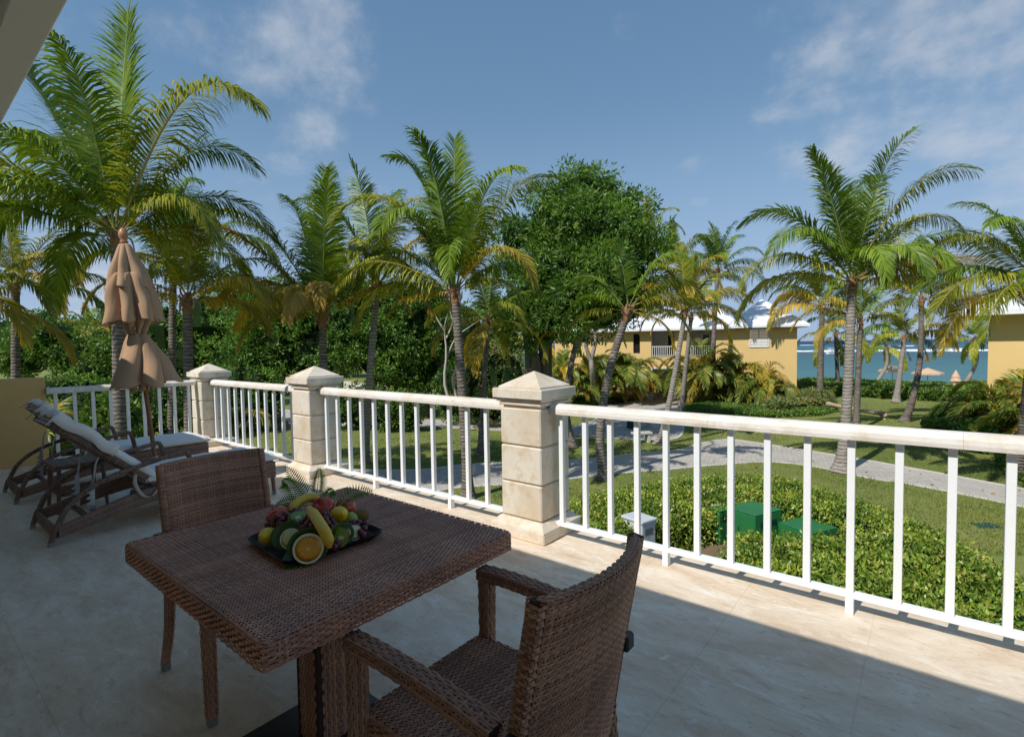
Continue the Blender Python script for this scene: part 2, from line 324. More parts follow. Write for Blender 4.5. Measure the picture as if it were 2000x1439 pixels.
c = t.mix(t.math('MULTIPLY', t.ramp(ray_, [(.55, 0.), (.9, .4)]), t.ramp(rr, [(.25, 1.), (.8, 0.)])), c, (.5, .58, .2))
seedm = t.math('MULTIPLY', t.ramp(t.noise(190, 1, .5, t.coord('Object')), [(.60, 0.), (.64, 1.)]), t.ramp(rr, [(.26, 0.), (.32, 1.), (.5, 1.), (.6, 0.)]))
c = t.mix(seedm, c, (.012, .01, .01)); t.set(c, .3, .5); M['kiwi_flesh'] = t.m
t = NT('wide_leaf'); t.set(t.mix(t.noise(20, 4, .5, t.coord('Object')), (.035, .095, .012), (.07, .155, .02)), .3, .5); t.translucent((.10, .2, .02), .18); M['wide_leaf'] = t.m
leafmat('fern_leaf', [(.07, .2, .02), (.10, .26, .03), (.15, .32, .05)], .5, .3, .15)

# ------------------------------------------------------------------ mesh helpers
def link(o, parent=None):
    COL.objects.link(o)
    if parent is not None: o.parent = parent
    return o
def tag(o, label=None, cat=None, group=None, kind=None):
    for k, v in (('label', label), ('category', cat), ('group', group), ('kind', kind)):
        if v: o[k] = v
    return o
def empty(name, loc=(0, 0, 0), rz=0, label=None, cat=None, group=None):
    o = bpy.data.objects.new(name, None); o.empty_display_size = .2
    o.location = tuple(loc); o.rotation_euler = (0, 0, rz); link(o); return tag(o, label, cat, group, 'thing' if label else None)
def mesh_data(name, V, F, mats, smooth=False, mi=None):
    """V (n,3); F either an (m,k) array or a list of tuples"""
    me = bpy.data.meshes.new(name); V = np.asarray(V, np.float32)
    if isinstance(F, np.ndarray):
        m, k = F.shape
        me.vertices.add(len(V)); me.vertices.foreach_set('co', V.ravel())
        me.loops.add(m*k); me.loops.foreach_set('vertex_index', F.astype(np.int32).ravel())
        me.polygons.add(m); me.polygons.foreach_set('loop_start', np.arange(0, m*k, k, dtype=np.int32))
        me.update(calc_edges=True); me.validate()
    else:
        me.from_pydata([tuple(map(float, v)) for v in V], [], [tuple(map(int, f)) for f in F]); me.update()
    for mm in (mats if isinstance(mats, (list, tuple)) else [mats]): me.materials.append(M[mm] if isinstance(mm, str) else mm)
    if smooth: me.polygons.foreach_set('use_smooth', np.ones(len(me.polygons), bool))
    if mi is not None: me.polygons.foreach_set('material_index', np.asarray(mi, np.int32))
    return me
def mesh(name, V, F, mats, parent=None, smooth=False, loc=None, mi=None):
    o = bpy.data.objects.new(name, mesh_data(name, V, F, mats, smooth, mi))
    if loc is not None: o.location = tuple(loc)
    return link(o, parent)
class MB:
    def __init__(s): s.v = []; s.f = []; s.n = 0
    def add(s, V, F):
        V = np.asarray(V, float); s.v.append(V); s.f += [tuple(i+s.n for i in f) for f in (F.tolist() if isinstance(F, np.ndarray) else F)]; s.n += len(V); return s
    def box(s, x0, x1, y0, y1, z0, z1, bev=0.):
        if bev <= 0:
            V = [(x, y, z) for z in (z0, z1) for x, y in ((x0, y0), (x1, y0), (x1, y1), (x0, y1))]
            return s.add(V, [(3, 2, 1, 0), (4, 5, 6, 7), (0, 1, 5, 4), (1, 2, 6, 5), (2, 3, 7, 6), (3, 0, 4, 7)])
        b = min(bev, (x1-x0)/2.01, (y1-y0)/2.01, (z1-z0)/2.01)
        def ring(i, z): return [(x0+i, y0+b, z), (x0+b, y0+i, z), (x1-b, y0+i, z), (x1-i, y0+b, z), (x1-i, y1-b, z), (x1-b, y1-i, z), (x0+b, y1-i, z), (x0+i, y1-b, z)]
        def ring_in(z): return [(x0+b, y0+b, z), (x0+b, y0+b, z), (x1-b, y0+b, z), (x1-b, y0+b, z), (x1-b, y1-b, z), (x1-b, y1-b, z), (x0+b, y1-b, z), (x0+b, y1-b, z)]
        ins = b*.3
        def inner(z): return [(x0+b, y0+b, z), (x1-b, y0+b, z), (x1-b, y1-b, z), (x0+b, y1-b, z)]
        V = inner(z0)+ring(0, z0+b)+ring(0, z1-b)+inner(z1); F = [(3, 2, 1, 0), (20, 21, 22, 23)]
        for i in range(8): F.append((4+i, 4+(i+1) % 8, 12+(i+1) % 8, 12+i))
        for k in range(4):
            a, c = 4+2*k+1, 4+(2*k+2) % 8
            F.append((k, (k+1) % 4, c, a)); F.append((a+8, c+8, 20+(k+1) % 4, 20+k))
            p = 4+2*k; q = 4+2*k+1
            F.append((k, q, p)); F.append((20+k, p+8, q+8))
        return s.add(V, F)
    def tube(s, pts, rad, n=8, cap=True, ref=None, squash=1.):
        pts = np.asarray(pts, float); k = len(pts); rad = np.broadcast_to(np.asarray(rad, float), (k,))
        T = np.gradient(pts, axis=0); T /= np.linalg.norm(T, axis=1)[:, None]+1e-12
        up = np.array(ref if ref is not None else ((0, 0, 1.) if abs(T[:, 2]).mean() < .8 else (1., 0, 0)))
        A = np.cross(T, up); A /= np.linalg.norm(A, axis=1)[:, None]+1e-12; B = np.cross(A, T)
        a = np.linspace(0, 2*math.pi, n, endpoint=False)
        V = (pts[:, None] + rad[:, None, None]*(np.cos(a)[None, :, None]*A[:, None] + squash*np.sin(a)[None, :, None]*B[:, None])).reshape(-1, 3)
        F = [(i*n+j, (i+1)*n+j, (i+1)*n+(j+1) % n, i*n+(j+1) % n)[::-1] for i in range(k-1) for j in range(n)]
        if cap: F += [tuple(range(n)), tuple(range((k-1)*n, k*n))[::-1]]
        return s.add(V, F)
    def lathe(s, prof, n=24, c=(0, 0, 0), sx=1., sy=1.):
        V = []; F = []; k = len(prof)
        for r, z in prof:
            for j in range(n):
                a = 2*math.pi*j/n; V.append((c[0]+sx*r*math.cos(a), c[1]+sy*r*math.sin(a), c[2]+z))
        for i in range(k-1):
            for j in range(n): F.append((i*n+j, i*n+(j+1) % n, (i+1)*n+(j+1) % n, (i+1)*n+j))
        F.append(tuple(range(n))[::-1]); F.append(tuple(range((k-1)*n, k*n)))
        return s.add(V, F)
    def prism(s, poly, z0, z1):
        n = len(poly); V = [(x, y, z0) for x, y in poly]+[(x, y, z1) for x, y in poly]
        F = [tuple(range(n))[::-1], tuple(range(n, 2*n))]+[(i, (i+1) % n, n+(i+1) % n, n+i) for i in range(n)]
        return s.add(V, F)
    def build(s, name, mat, parent=None, smooth=False, loc=None):
        return mesh(name, np.concatenate(s.v), s.f, mat, parent, smooth, loc)
def struct(o): o['kind'] = 'structure'; return o
def smooth_path(pts, n=24):
    pts = np.asarray(pts, float); k = len(pts); out = []
    P = np.vstack([2*pts[0]-pts[1], pts, 2*pts[-1]-pts[-2]])
    for i in np.linspace(0, k-1, n):
        j = min(int(i), k-2); t_ = i-j; p0, p1, p2, p3 = P[j:j+4]
        out.append(.5*((2*p1)+(-p0+p2)*t_+(2*p0-5*p1+4*p2-p3)*t_*t_+(-p0+3*p1-3*p2+p3)*t_**3))
    return np.array(out)

# ------------------------------------------------------------------ terrain, sea, paths
G = -3.3; SEA = -5.3
def ground_z(P):                                  # flat lawn that falls to the beach
    d = P[..., 0]*FH[0]+P[..., 1]*FH[1]
    t_ = np.clip((d-50)/32, 0, 1); s_ = np.clip(((P[..., 0]*RH[0]+P[..., 1]*RH[1])/np.maximum(d, 20)*60+16)/12, 0, 1); return G-2.9*t_*t_*(3-2*t_)*s_
ds = np.concatenate([np.linspace(-60, 45, 22), np.linspace(47, 90, 30), np.linspace(110, 900, 12)]); ss = np.concatenate([np.linspace(-900, -100, 9), np.linspace(-80, 80, 33), np.linspace(100, 900, 9)])
DD, SS = np.meshgrid(ds, ss, indexing='ij'); P = DD[..., None]*FH+SS[..., None]*RH
P[..., 2] = ground_z(P); nI, nJ = DD.shape
idx = np.arange(nI*nJ).reshape(nI, nJ); Fq = np.stack([idx[:-1, :-1], idx[:-1, 1:], idx[1:, 1:], idx[1:, :-1]], -1).reshape(-1, 4)[:, ::-1]
struct(mesh('ground', P.reshape(-1, 3), Fq, 'lawn', smooth=True))
q = [FH*60+RH*s_*30000 for s_ in (-1, 1)]+[FH*40000+RH*s_*30000 for s_ in (1, -1)]
V = np.array(q); V[:, 2] = SEA; struct(mesh('sea', V, [(0, 1, 2, 3)], 'sea'))
# dry sand between the lawn and the water
V = []; 
for s_ in np.linspace(-60, 120, 40):
    for d_ in np.linspace(54, 74, 8): p = FH*d_+RH*s_; V.append((p[0], p[1], float(ground_z(p))+.006))
Fq = [(i*8+j, i*8+j+1, (i+1)*8+j+1, (i+1)*8+j) for i in range(39) for j in range(7)]
struct(mesh('beach_sand', V, [f[::-1] for f in Fq], 'sand', smooth=True))
PAVED = []
def gpx(pts, z=G): return [atz(x, y, z)[:2] for x, y in pts]
def strip(name, upper, lower, mat, z, n=60, kerb=.11):
    """a sheet between two pixel-measured edges, with raised border strips"""
    U = smooth_path([(*p, 0) for p in gpx(upper)], n)[:, :2]; L = smooth_path([(*p, 0) for p in gpx(lower)], n)[:, :2]
    V = [(*p, z) for p in U]+[(*p, z) for p in L]; F = [(i, i+1, n+i+1, n+i)[::-1] for i in range(n-1)]
    PAVED.append([*U, *L[::-1]]); o = struct(mesh(name, V, F, mat))
    for E, sgn in ((U, 1), (L, -1)):
        T = np.gradient(E, axis=0); T /= np.linalg.norm(T, axis=1)[:, None]; N = np.stack([-T[:, 1], T[:, 0]], 1)
        A, B = E-N*kerb/2, E+N*kerb/2; mb = MB(); V = []
        for a, b in zip(A, B): V += [(*a, z-.05), (*a, z+.012), (*b, z+.012), (*b, z-.05)]
        F = [(i*4+k, i*4+k+1, i*4+5+k, i*4+4+k)[::-1] for i in range(n-1) for k in range(3)]
        mb.add(V, F); mb.build('border_strip', 'kerb', o)
    return o
strip('driveway', [(560, 915), (800, 918), (900, 908), (1010, 902), (1150, 896), (1250, 885), (1330, 878), (1360, 868), (1420, 858), (1500, 868), (1640, 890), (1780, 914), (2000, 955), (2300, 1015)],
      [(560, 960), (800, 962), (900, 952), (1010, 944), (1110, 935), (1200, 925), (1300, 917), (1400, 908), (1500, 902), (1590, 911), (1700, 934), (1780, 946), (2000, 990), (2300, 1060)], 'paving', G+.008, 90)
strip('house_path', [(380, 794), (520, 796), (700, 819), (850, 820), (1000, 826), (1090, 836), (1160, 820), (1175, 800), (1190, 783), (1265, 776)],
      [(380, 830), (520, 836), (690, 835), (850, 835), (1000, 842), (1120, 850), (1250, 858), (1330, 850), (1330, 800), (1335, 778)], 'paving', G+.004, 80)

# ------------------------------------------------------------------ own building: slab, tiles, roof, walls
YR = 3.165                                       # railing line
FE = 3.375                                       # floor edge
struct(MB().box(-8.75, 6, -6, FE-.01, -.35, -.002).build('balcony_slab', 'grout'))
struct(MB().box(-8.75, 6, -6, 2.9, G-.3, -.352).build('lower_house_wall', 'yellow_wall'))
fl = bpy.data.objects.new('balcony_floor', None); link(fl); struct(fl)
TS = .6; mb = MB().box(-TS/2+.0005, TS/2-.0005, -TS/2+.0005, TS/2-.0005, -.0018, 0); tile_me = mesh_data('tile', np.concatenate(mb.v), mb.f, 'floor')
for i in range(19):
    for j in range(7):
        o = bpy.data.objects.new('tile', tile_me); o.location = (-8.6+.3+i*TS, FE-.3-j*TS, 0); link(o, fl)
struct(MB().box(2.8, 6, -6, FE, -.0019, -.001).build('floor_beyond', 'floor')); struct(MB().box(-8.6, 2.8, -6, FE-7*TS-.001, -.0019, -.001).build('floor_rear', 'floor'))
ZB = 2.41; YB = .382
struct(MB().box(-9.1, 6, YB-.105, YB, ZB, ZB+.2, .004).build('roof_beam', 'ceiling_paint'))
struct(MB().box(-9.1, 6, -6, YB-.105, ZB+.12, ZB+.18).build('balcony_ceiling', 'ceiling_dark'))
V = [(-9.1, YB-.003, ZB+.198), (6, YB-.003, ZB+.198), (6, -6, ZB+2.3), (-9.1, -6, ZB+2.3), (-9.1, YB-.003, ZB+.19), (6, YB-.003, ZB+.19), (6, -6, ZB+.19), (-9.1, -6, ZB+.19)]
struct(mesh('pitched_roof', V, [(0, 1, 2, 3), (7, 6, 5, 4), (3, 2, 6, 7), (0, 3, 7, 4), (1, 5, 6, 2)], 'roof_white'))
struct(MB().box(-9.1, 6, -2.6, -2.4, 0, ZB+.12).build('rear_wall', 'ceiling_paint'))
o = empty('parapet_wall', (-8.62, 1.31, 0), 0, 'low plain yellow parapet wall behind the loungers at the left edge', 'wall')
MB().box(-.11, .11, -3.7, 0, .065, 1.13, .006).build('wall_body', 'yellow_wall', o); MB().box(-.12, .122, -3.7, .008, 0, .064, .003).build('skirting', 'floor', o)

# ------------------------------------------------------------------ stone pillars
def pillar(X, label):
    o = empty('stone_pillar', (X, YR+.02, 0), 0, label, 'pillar', 'stone pillars of the balcony railing')
    s_ = .1885
    MB().box(-.252, .252, -.252, .252, 0, .085, .008).add(*frustum(.250, .193, .085, .135)).build('base', 'stone', o)
    zz = [.137, .405, .685, .968]
    for a, b in zip(zz[:-1], zz[1:]): MB().box(-s_, s_, -s_, s_, a+.004, b-.004, .009).build('stone_block', 'stone', o)
    MB().box(-s_+.02, s_-.02, -s_+.02, s_-.02, .13, .985).build('core', 'stone', o)
    MB().box(-.196, .196, -.196, .196, .985, 1.010, .004).build('neck_moulding', 'stone', o)
    MB().box(-.210, .210, -.210, .210, 1.016, 1.038, .004).build('neck_moulding', 'stone', o)
    MB().box(-.2315, .2315, -.2315, .2315, 1.0385, 1.1115, .005).build('cap_slab', 'stone', o)
    MB().box(-.197, .197, -.197, .197, 1.112, 1.126, .002).add(*frustum(.196, .004, 1.126, 1.234)).build('cap_pyramid', 'stone', o)
    return o
def frustum(a, b, z0, z1):
    V = [(x*a, y*a, z0) for x, y in ((-1, -1), (1, -1), (1, 1), (-1, 1))]+[(x*b, y*b, z1) for x, y in ((-1, -1), (1, -1), (1, 1), (-1, 1))]
    return V, [(3, 2, 1, 0), (4, 5, 6, 7), (0, 1, 5, 4), (1, 2, 6, 5), (2, 3, 7, 6), (3, 0, 4, 7)]
PX = [-2.3596, -5.5129, -8.5105]
pillar(PX[0], 'cream stone pillar nearest the wicker table, largest of the three')
pillar(PX[1], 'middle cream stone pillar with pyramid cap, behind the fruit platter')
pillar(PX[2], 'cream stone corner pillar beyond the foot of the loungers')

# ------------------------------------------------------------------ railings
def railing(P0, P1, n, d0, step, posts, label):
    P0, P1 = np.array(P0, float), np.array(P1, float); L = np.linalg.norm(P1-P0); ang = math.atan2(P1[1]-P0[1], P1[0]-P0[0])
    o = empty('balcony_railing', (P0[0], P0[1], 0), ang, label, 'railing', 'white balusters under stone handrails')
    # rounded stone handrail
    prof = [(-.062, .925), (-.064, .945), (-.060, .968), (-.048, .985), (-.028, .996), (0, 1.), (.028, .996), (.048, .985), (.060, .968), (.064, .945), (.062, .925)]
    nseg = max(2, int(L/1.05)); 
    for k in range(nseg):
        a, b = k*L/nseg+.0004, (k+1)*L/nseg-.0004
        V = [(a, y, z) for y, z in prof]+[(b, y, z) for y, z in prof]; m = len(prof)
        F = [(i, m+i, m+i+1, i+1)[::-1] for i in range(m-1)]+[(m-1, 0, m, 2*m-1), tuple(range(m)), tuple(range(m, 2*m))[::-1]]
        mesh('handrail', V, F, 'rail', o)
    MB().box(0, L, -.026, .026, .088, .116, .003).build('bottom_rail', 'white_paint', o)
    bal = None
    for i in range(n):
        x = d0+i*step
        if bal is None:
            mb = MB().box(-.0175, .0175, -.0175, .0175, .1165, .9245, .002); bal = mesh_data('baluster', np.concatenate(mb.v), mb.f, 'white_paint')
            mb = MB().box(-.0185, .0185, -.0255, .0215, .0, .0875, .002); foot = mesh_data('post_foot', np.concatenate(mb.v), mb.f, 'white_paint')
        b = bpy.data.objects.new('baluster', bal); b.location = (x, 0, 0); link(b, o)
        if i in posts: f = bpy.data.objects.new('post_foot', foot); link(f, b)
    return o
HS = .19
railing((PX[0]+HS, YR), (PX[0]+HS+4.6, YR), 23, .261-HS, .1995, (4, 9, 14, 19), 'long right hand railing in front of the clipped hedge')
L = PX[0]-PX[1]-2*HS; railing((PX[1]+HS, YR), (PX[0]-HS, YR), 13, .075, (L-.15)/12, (4, 9), 'railing between the nearest and the middle stone pillar')
L = PX[1]-PX[2]-2*HS; railing((PX[2]+HS, YR), (PX[1]-HS, YR), 12, .07, (L-.16)/11, (4, 8), 'railing between the middle and the corner stone pillar')
L = YR-HS-1.31; railing((PX[2], 1.31), (PX[2], YR-HS), 9, .09, (L-.17)/8, (3, 7), 'short far railing between the yellow parapet and the corner pillar')

# ------------------------------------------------------------------ woven wicker
def weave(S, Lu, Lv, pu=.021, pv=.0088, w=.0082, amp=.0022, sub=3, twill=1, stake=.006, v_off=0, wobble=.0008, seed=1):
    """strands running along u, over and under stakes that run along v. S(u, v) -> points, vectorised"""
    g = np.random.default_rng(seed)
    ns = max(2, int(round(Lu/pu))); nr = max(1, int(round(Lv/pv))); pu = Lu/ns; pv = Lv/nr; w = min(w, pv*.97)
    def frame(u, v):
        e = 2e-4; p = S(u, v); a = S(u+e, v)-S(u-e, v); b = S(u, v+e)-S(u, v-e)
        a /= np.linalg.norm(a, axis=-1, keepdims=True)+1e-12; b /= np.linalg.norm(b, axis=-1, keepdims=True)+1e-12
        n = np.cross(a, b); n /= np.linalg.norm(n, axis=-1, keepdims=True)+1e-12; return p, n
    u = np.linspace(0, Lu, ns*sub+1); j = np.arange(nr)
    ph = np.cos(math.pi*(u[None]/pu/twill + j[:, None]*(1.0 if twill == 1 else .5))); h = amp*np.sign(ph)*np.abs(ph)**.7
    h = h + (g.random((nr, 1))-.5)*.0008
    vc = (j+.5)*pv; vv = vc[:, None] + wobble*np.sin(u[None]*9+g.random((nr, 1))*6.28) + (g.random((nr, 1))-.5)*.0009
    cs = [(-.5, -.32), (-.22, .0), (.22, .0), (.5, -.32)]
    Vs = []
    for o_, dz in cs:
        v_ = np.clip(vv+o_*w, 0, Lv); p, n = frame(np.broadcast_to(u, v_.shape), v_); Vs.append(p+n*(h+dz*w*.55)[..., None])
    Vs = np.stack(Vs, 2); nu = len(u); K = len(cs)
    idx = np.arange(nr*nu*K).reshape(nr, nu, K)
    F = np.stack([idx[:, :-1, :-1], idx[:, 1:, :-1], idx[:, 1:, 1:], idx[:, :-1, 1:]], -1).reshape(-1, 4)
    V = Vs.reshape(-1, 3)
    # stakes
    us = (np.arange(ns)+0.0)*pu*1.0; us = us[(us > stake/2)]; vs_ = np.linspace(0, Lv, max(3, nr//2+1))
    Q = []
    for o_, dz in ((-.5, -.0012), (0, .0002), (.5, -.0012)):
        U = np.broadcast_to(us[:, None]+o_*stake, (len(us), len(vs_))); p, n = frame(U, np.broadcast_to(vs_[None], U.shape)); Q.append(p+n*(dz-.0002))
    if len(us):
        Q = np.stack(Q, 2); i2 = np.arange(Q[..., 0].size).reshape(Q.shape[:3])+len(V)
        F2 = np.stack([i2[:, :-1, :-1], i2[:, :-1, 1:], i2[:, 1:, 1:], i2[:, 1:, :-1]], -1).reshape(-1, 4)
        V = np.concatenate([V, Q.reshape(-1, 3)]); F = np.concatenate([F, F2])
    return V, F
def woven(name, patches, mat, parent):
    V, F, n = [], [], 0
    for v, f in patches: V.append(v); F.append(f+n); n += len(v)
    o = mesh(name, np.concatenate(V), np.concatenate(F), mat, parent, smooth=True); o['kind'] = 'stuff'; return o
def rrect(a, b, r, t_):
    """point at arc length t_ on a rounded rectangle of half sizes a, b (vectorised); returns x, y"""
    segs = [2*(b-r), r*math.pi/2, 2*(a-r), r*math.pi/2]*2; segs = [segs[i] for i in range(8)]
    per = sum(segs); t_ = np.mod(t_, per); x = np.zeros_like(t_); y = np.zeros_like(t_); acc = 0
    cor = [(a-r, b-r, 0), (-(a-r), b-r, 90), (-(a-r), -(b-r), 180), (a-r, -(b-r), 270)]
    st = [((a, -(b-r)), (0, 1)), ((a-r, b), (-1, 0)), ((-a, b-r), (0, -1)), ((-(a-r), -b), (1, 0))]
    for k in range(4):
        L = segs[2*k]; m = (t_ >= acc) & (t_ < acc+L); (px, py), (dx, dy) = st[k]
        x[m] = px+dx*(t_[m]-acc); y[m] = py+dy*(t_[m]-acc); acc += L
        L = segs[2*k+1]; m = (t_ >= acc) & (t_ <= acc+L+1e-9); cx, cy_, a0 = cor[k]
        an = math.radians(a0)+(t_[m]-acc)/r; x[m] = cx+r*np.cos(an); y[m] = cy_+r*np.sin(an); acc += L
    return x, y
def per_rrect(a, b, r): return 4*(a-r)+4*(b-r)+2*math.pi*r
def slab_weave(cx, cy_, a, b, ztop, h, along='y', seed=1, fine=1., sag=0., **kw):
    """woven slab: flat top, rolled edges and a woven band round the side"""
    r = .022; ins = .012
    def top(u, v):
        if along == 'y': x, y = v-a+ins, u-b+ins
        else: x, y = u-a+ins, v-b+ins
        if along == 'x': y = -y
        else: x = x
        z = ztop - sag*(1-(x/a)**2)*(1-(y/b)**2) + 0*x
        return np.stack([cx+x, cy_+y, z], -1)
    if along == 'y':
        def top2(u, v): return top(u, 2*(a-ins)-v)
        T = weave(top2, 2*(b-ins), 2*(a-ins), seed=seed, pu=.019*fine, pv=.0105*fine, w=.0092*fine, amp=.0024, **kw)
    else:
        def top2(u, v): return top(u, 2*(b-ins)-v)
        T = weave(top2, 2*(a-ins), 2*(b-ins), seed=seed, pu=.019*fine, pv=.0105*fine, w=.0092*fine, amp=.0024, **kw)
    per = per_rrect(a, b, r); q = math.pi/2*ins
    def band(u, v):
        ang = np.clip((v)/q, 0, 1)*math.pi/2; inset = ins*(1-np.sin(ang)); dz = -ins*(1-np.cos(ang)) - np.maximum(v-q, 0)
        x, y = rrect(a, b, r, u); nx, ny = x/np.maximum(np.abs(x)+np.abs(y), 1e-6), y
        # inset toward the centre along the outline normal (approximated by scaling)
        return np.stack([cx+x*(1-inset/a), cy_+y*(1-inset/b), ztop+dz], -1)
    def band2(u, v): return band(u, (h-ins+q)-v)
    B = weave(lambda u, v: band(u, v), per, h-ins+q, seed=seed+5, pu=.024*fine, pv=.0105*fine, w=.0095*fine, amp=.0022)
    V, F = B; B = (V, F[:, ::-1])
    return [T, B]
def core_box(a, b, z0, z1, cx=0, cy_=0, sh=.004): return MB().box(cx-a+sh, cx+a-sh, cy_-b+sh, cy_+b-sh, z0+sh, z1-sh, .01)
def bar_weave(path, a, b, ref, seed=1, n=24, along='u', taper=None, pu=.022, pv=.0095):
    """woven square bar swept along a path; ref fixes the section's b direction"""
    P = np.asarray(path, float); seg = np.linalg.norm(np.diff(P, axis=0), axis=1); acc = np.concatenate([[0], np.cumsum(seg)]); L = acc[-1]
    T = np.gradient(P, axis=0); T /= np.linalg.norm(T, axis=1)[:, None]; ref = np.array(ref, float)
    A = np.cross(T, ref); A /= np.linalg.norm(A, axis=1)[:, None]; B = np.cross(A, T)
    r = min(a, b)*.45; per = per_rrect(a, b, r); tp = taper or (1, 1)
    def ip(arr, s_): return np.stack([np.interp(s_, acc, arr[:, k]) for k in range(3)], -1)
    def S0(l, c_):
        l_ = np.clip(l, 0, L); x, y = rrect(a, b, r, c_); k = (tp[0]+(tp[1]-tp[0])*l_/L)
        return ip(P, l_)+ip(A, l_)*(x*k)[..., None]+ip(B, l_)*(y*k)[..., None]
    if along == 'u': V, F = weave(lambda u, v: S0(u, v), L, per, seed=seed, pu=pu, pv=pv, w=pv*.93, amp=.0016, sub=3, wobble=.0003); 
    else: V, F = weave(lambda u, v: S0(v, u), per, L, seed=seed, pu=pu*.6, pv=pv, w=pv*.93, amp=.0012, sub=3, wobble=.0002)
    return (V, F), (P, (A, B), a, b, tp)
def fix_out(VF, P):
    """turn faces so that they look away from the path centre line"""
    return VF
# ------------------------------------------------------------------ dining table
TX0, TX1, TY0, TY1 = -2.25, -1.192, .535, 1.462
tcx, tcy, ta, tb = (TX0+TX1)/2, (TY0+TY1)/2, (TX1-TX0)/2, (TY1-TY0)/2; TZ = .742
table = empty('dining_table', (tcx, tcy, 0), 0, 'square brown woven wicker dining table with a pedestal, carrying the fruit', 'table')
w_ = woven('table_top', slab_weave(0, 0, ta, tb, TZ, .066, 'y', 3, .76), 'wicker', table)
core_box(ta, tb, TZ-.066, TZ, sh=.0045).build('top_core', 'wicker_gap_shade', w_)
ped = [bar_weave([(0, 0, z) for z in np.linspace(.02, TZ-.07, 20)], .075, .075, (0, 1, 0), 21)[0]]
w_ = woven('pedestal', ped, 'wicker_dark', table); MB().box(-.072, .072, -.072, .072, .012, TZ-.066).build('pedestal_core', 'wicker_gap_shade', w_)
MB().box(-.225, .225, -.225, .225, .0, .012, .004).build('base_plate', 'black_metal', table)

# ------------------------------------------------------------------ dining chairs (local +x is forward)
def make_chair(name, loc, rz, label):
    o = empty(name, loc, rz, label, 'chair', 'woven dining chairs at the table')
    # seat
    w_ = woven('seat', slab_weave(.285, 0, .262, .245, .435, .075, 'y', 31, .82), 'wicker_dark', o)
    core_box(.262, .245, .36, .435, .285, 0, .0045).build('seat_core', 'wicker_gap_shade', w_)
    # curved backrest, one sheet that goes up the front, over the top and down the rear
    H0, H1, th = .36, .905, .034
    Hh = H1-H0; Lw = .49
    def centre(s_, z):
        k = (z-H0)/Hh; wid = .452+.0*k
        y = s_*wid/Lw; x = -.005-.095*k**1.15 + .062*(y/.25)**2
        return x, y
    tot = 2*Hh+math.pi*th/2
    def back(u, v):
        s_ = u-Lw/2; up = np.clip(v, 0, Hh); ov = np.clip((v-Hh)/(math.pi*th/2), 0, 1); dn = np.clip(v-Hh-math.pi*th/2, 0, Hh)
        z = H0+up-dn; x, y = centre(s_, np.clip(z, H0, H1)); an = ov*math.pi
        # side edges close towards the middle thickness
        edge = np.clip((Lw/2-np.abs(s_))/.018, 0, 1)**.5
        return np.stack([x+np.cos(an)*th/2*edge, y, z+np.sin(an)*th/2], -1)
    V, F = weave(back, Lw, tot, pu=.0135, pv=.0084, w=.0077, amp=.0019, seed=33)
    w_ = woven('backrest', [(V, F)], 'wicker_dark', o)
    ns_, nz_ = 12, 10; cv = []
    for k in range(nz_+1):
        z = H0+.006+(Hh-.006)*k/nz_
        for i in range(ns_+1):
            s_ = (-.5+i/ns_)*(Lw-.012); x, y = centre(np.array(s_), np.array(z)); cv.append((float(x), float(y), z))
    nn = ns_+1; up_ = [(x+th/2-.005, y, z) for x, y, z in cv]; dn_ = [(x-th/2+.005, y, z) for x, y, z in cv]; m = len(cv)
    F = [(k*nn+i, k*nn+i+1, (k+1)*nn+i+1, (k+1)*nn+i) for k in range(nz_) for i in range(ns_)]
    F = F+[tuple(m+x for x in f)[::-1] for f in F]; mesh('back_core', up_+dn_, F, 'wicker_gap_shade', w_)
    for sg in (-1, 1):
        # woven rim down the side edge of the back
        pts = []
        for z in np.linspace(H0+.0, H1+.012, 16):
            x, y = centre(np.array(sg*(Lw/2)), np.array(min(z, H1))); pts.append((float(x), float(y), z))
        (VF, info) = bar_weave(pts, .012, .019, (1, 0, 0), 35+sg, along='v'); w_ = woven('back_rim', [VF], 'wicker_dark', o)
        core_tube(pts, .0095, 'wicker_gap_shade', w_)
        # front leg rises into the arm post
        pts = smooth_path([(.535, sg*.262, .035), (.53, sg*.262, .3), (.527, sg*.262, .63)], 14)
        (VF, info) = bar_weave(pts, .024, .026, (0, 1, 0), 41+sg, taper=(.78, 1.)); w_ = woven('front_leg', [VF], 'wicker_dark', o); core_tube(pts, .018, 'wicker_gap_shade', w_)
        MB().box(.518, .552, sg*.262-.017, sg*.262+.017, 0, .036, .004).build('foot_cap', 'grey_cap', w_)
        # arm
        pts = smooth_path([(.552, sg*.262, .642), (.40, sg*.264, .648), (.2, sg*.262, .640), (.045, sg*.252, .612)], 18)
        (VF, info) = bar_weave(pts, .028, .021, (0, 0, 1), 45+sg); w_ = woven('armrest', [VF], 'wicker_dark', o); core_tube(pts, .017, 'wicker_gap_shade', w_)
        MB().box(.5505, .5525, sg*.262-.026, sg*.262+.026, .625, .66).build('arm_end', 'wicker_frame', w_)
        MB().box(-.022, .022, sg*.252-.022, sg*.252+.022, .575, .622, .006).build('joint_cap', 'black_plastic', w_)
        # rear leg
        pts = smooth_path([(.045, sg*.235, .40), (.03, sg*.24, .2), (-.005, sg*.25, .035)], 12)
        (VF, info) = bar_weave(pts, .02, .02, (0, 1, 0), 51+sg, taper=(1., .8)); w_ = woven('rear_leg', [VF], 'wicker_dark', o); core_tube(pts, .014, 'wicker_gap_shade', w_)
        MB().box(-.022, .012, sg*.25-.017, sg*.25+.017, 0, .036, .004).build('foot_cap', 'grey_cap', w_)
    return o
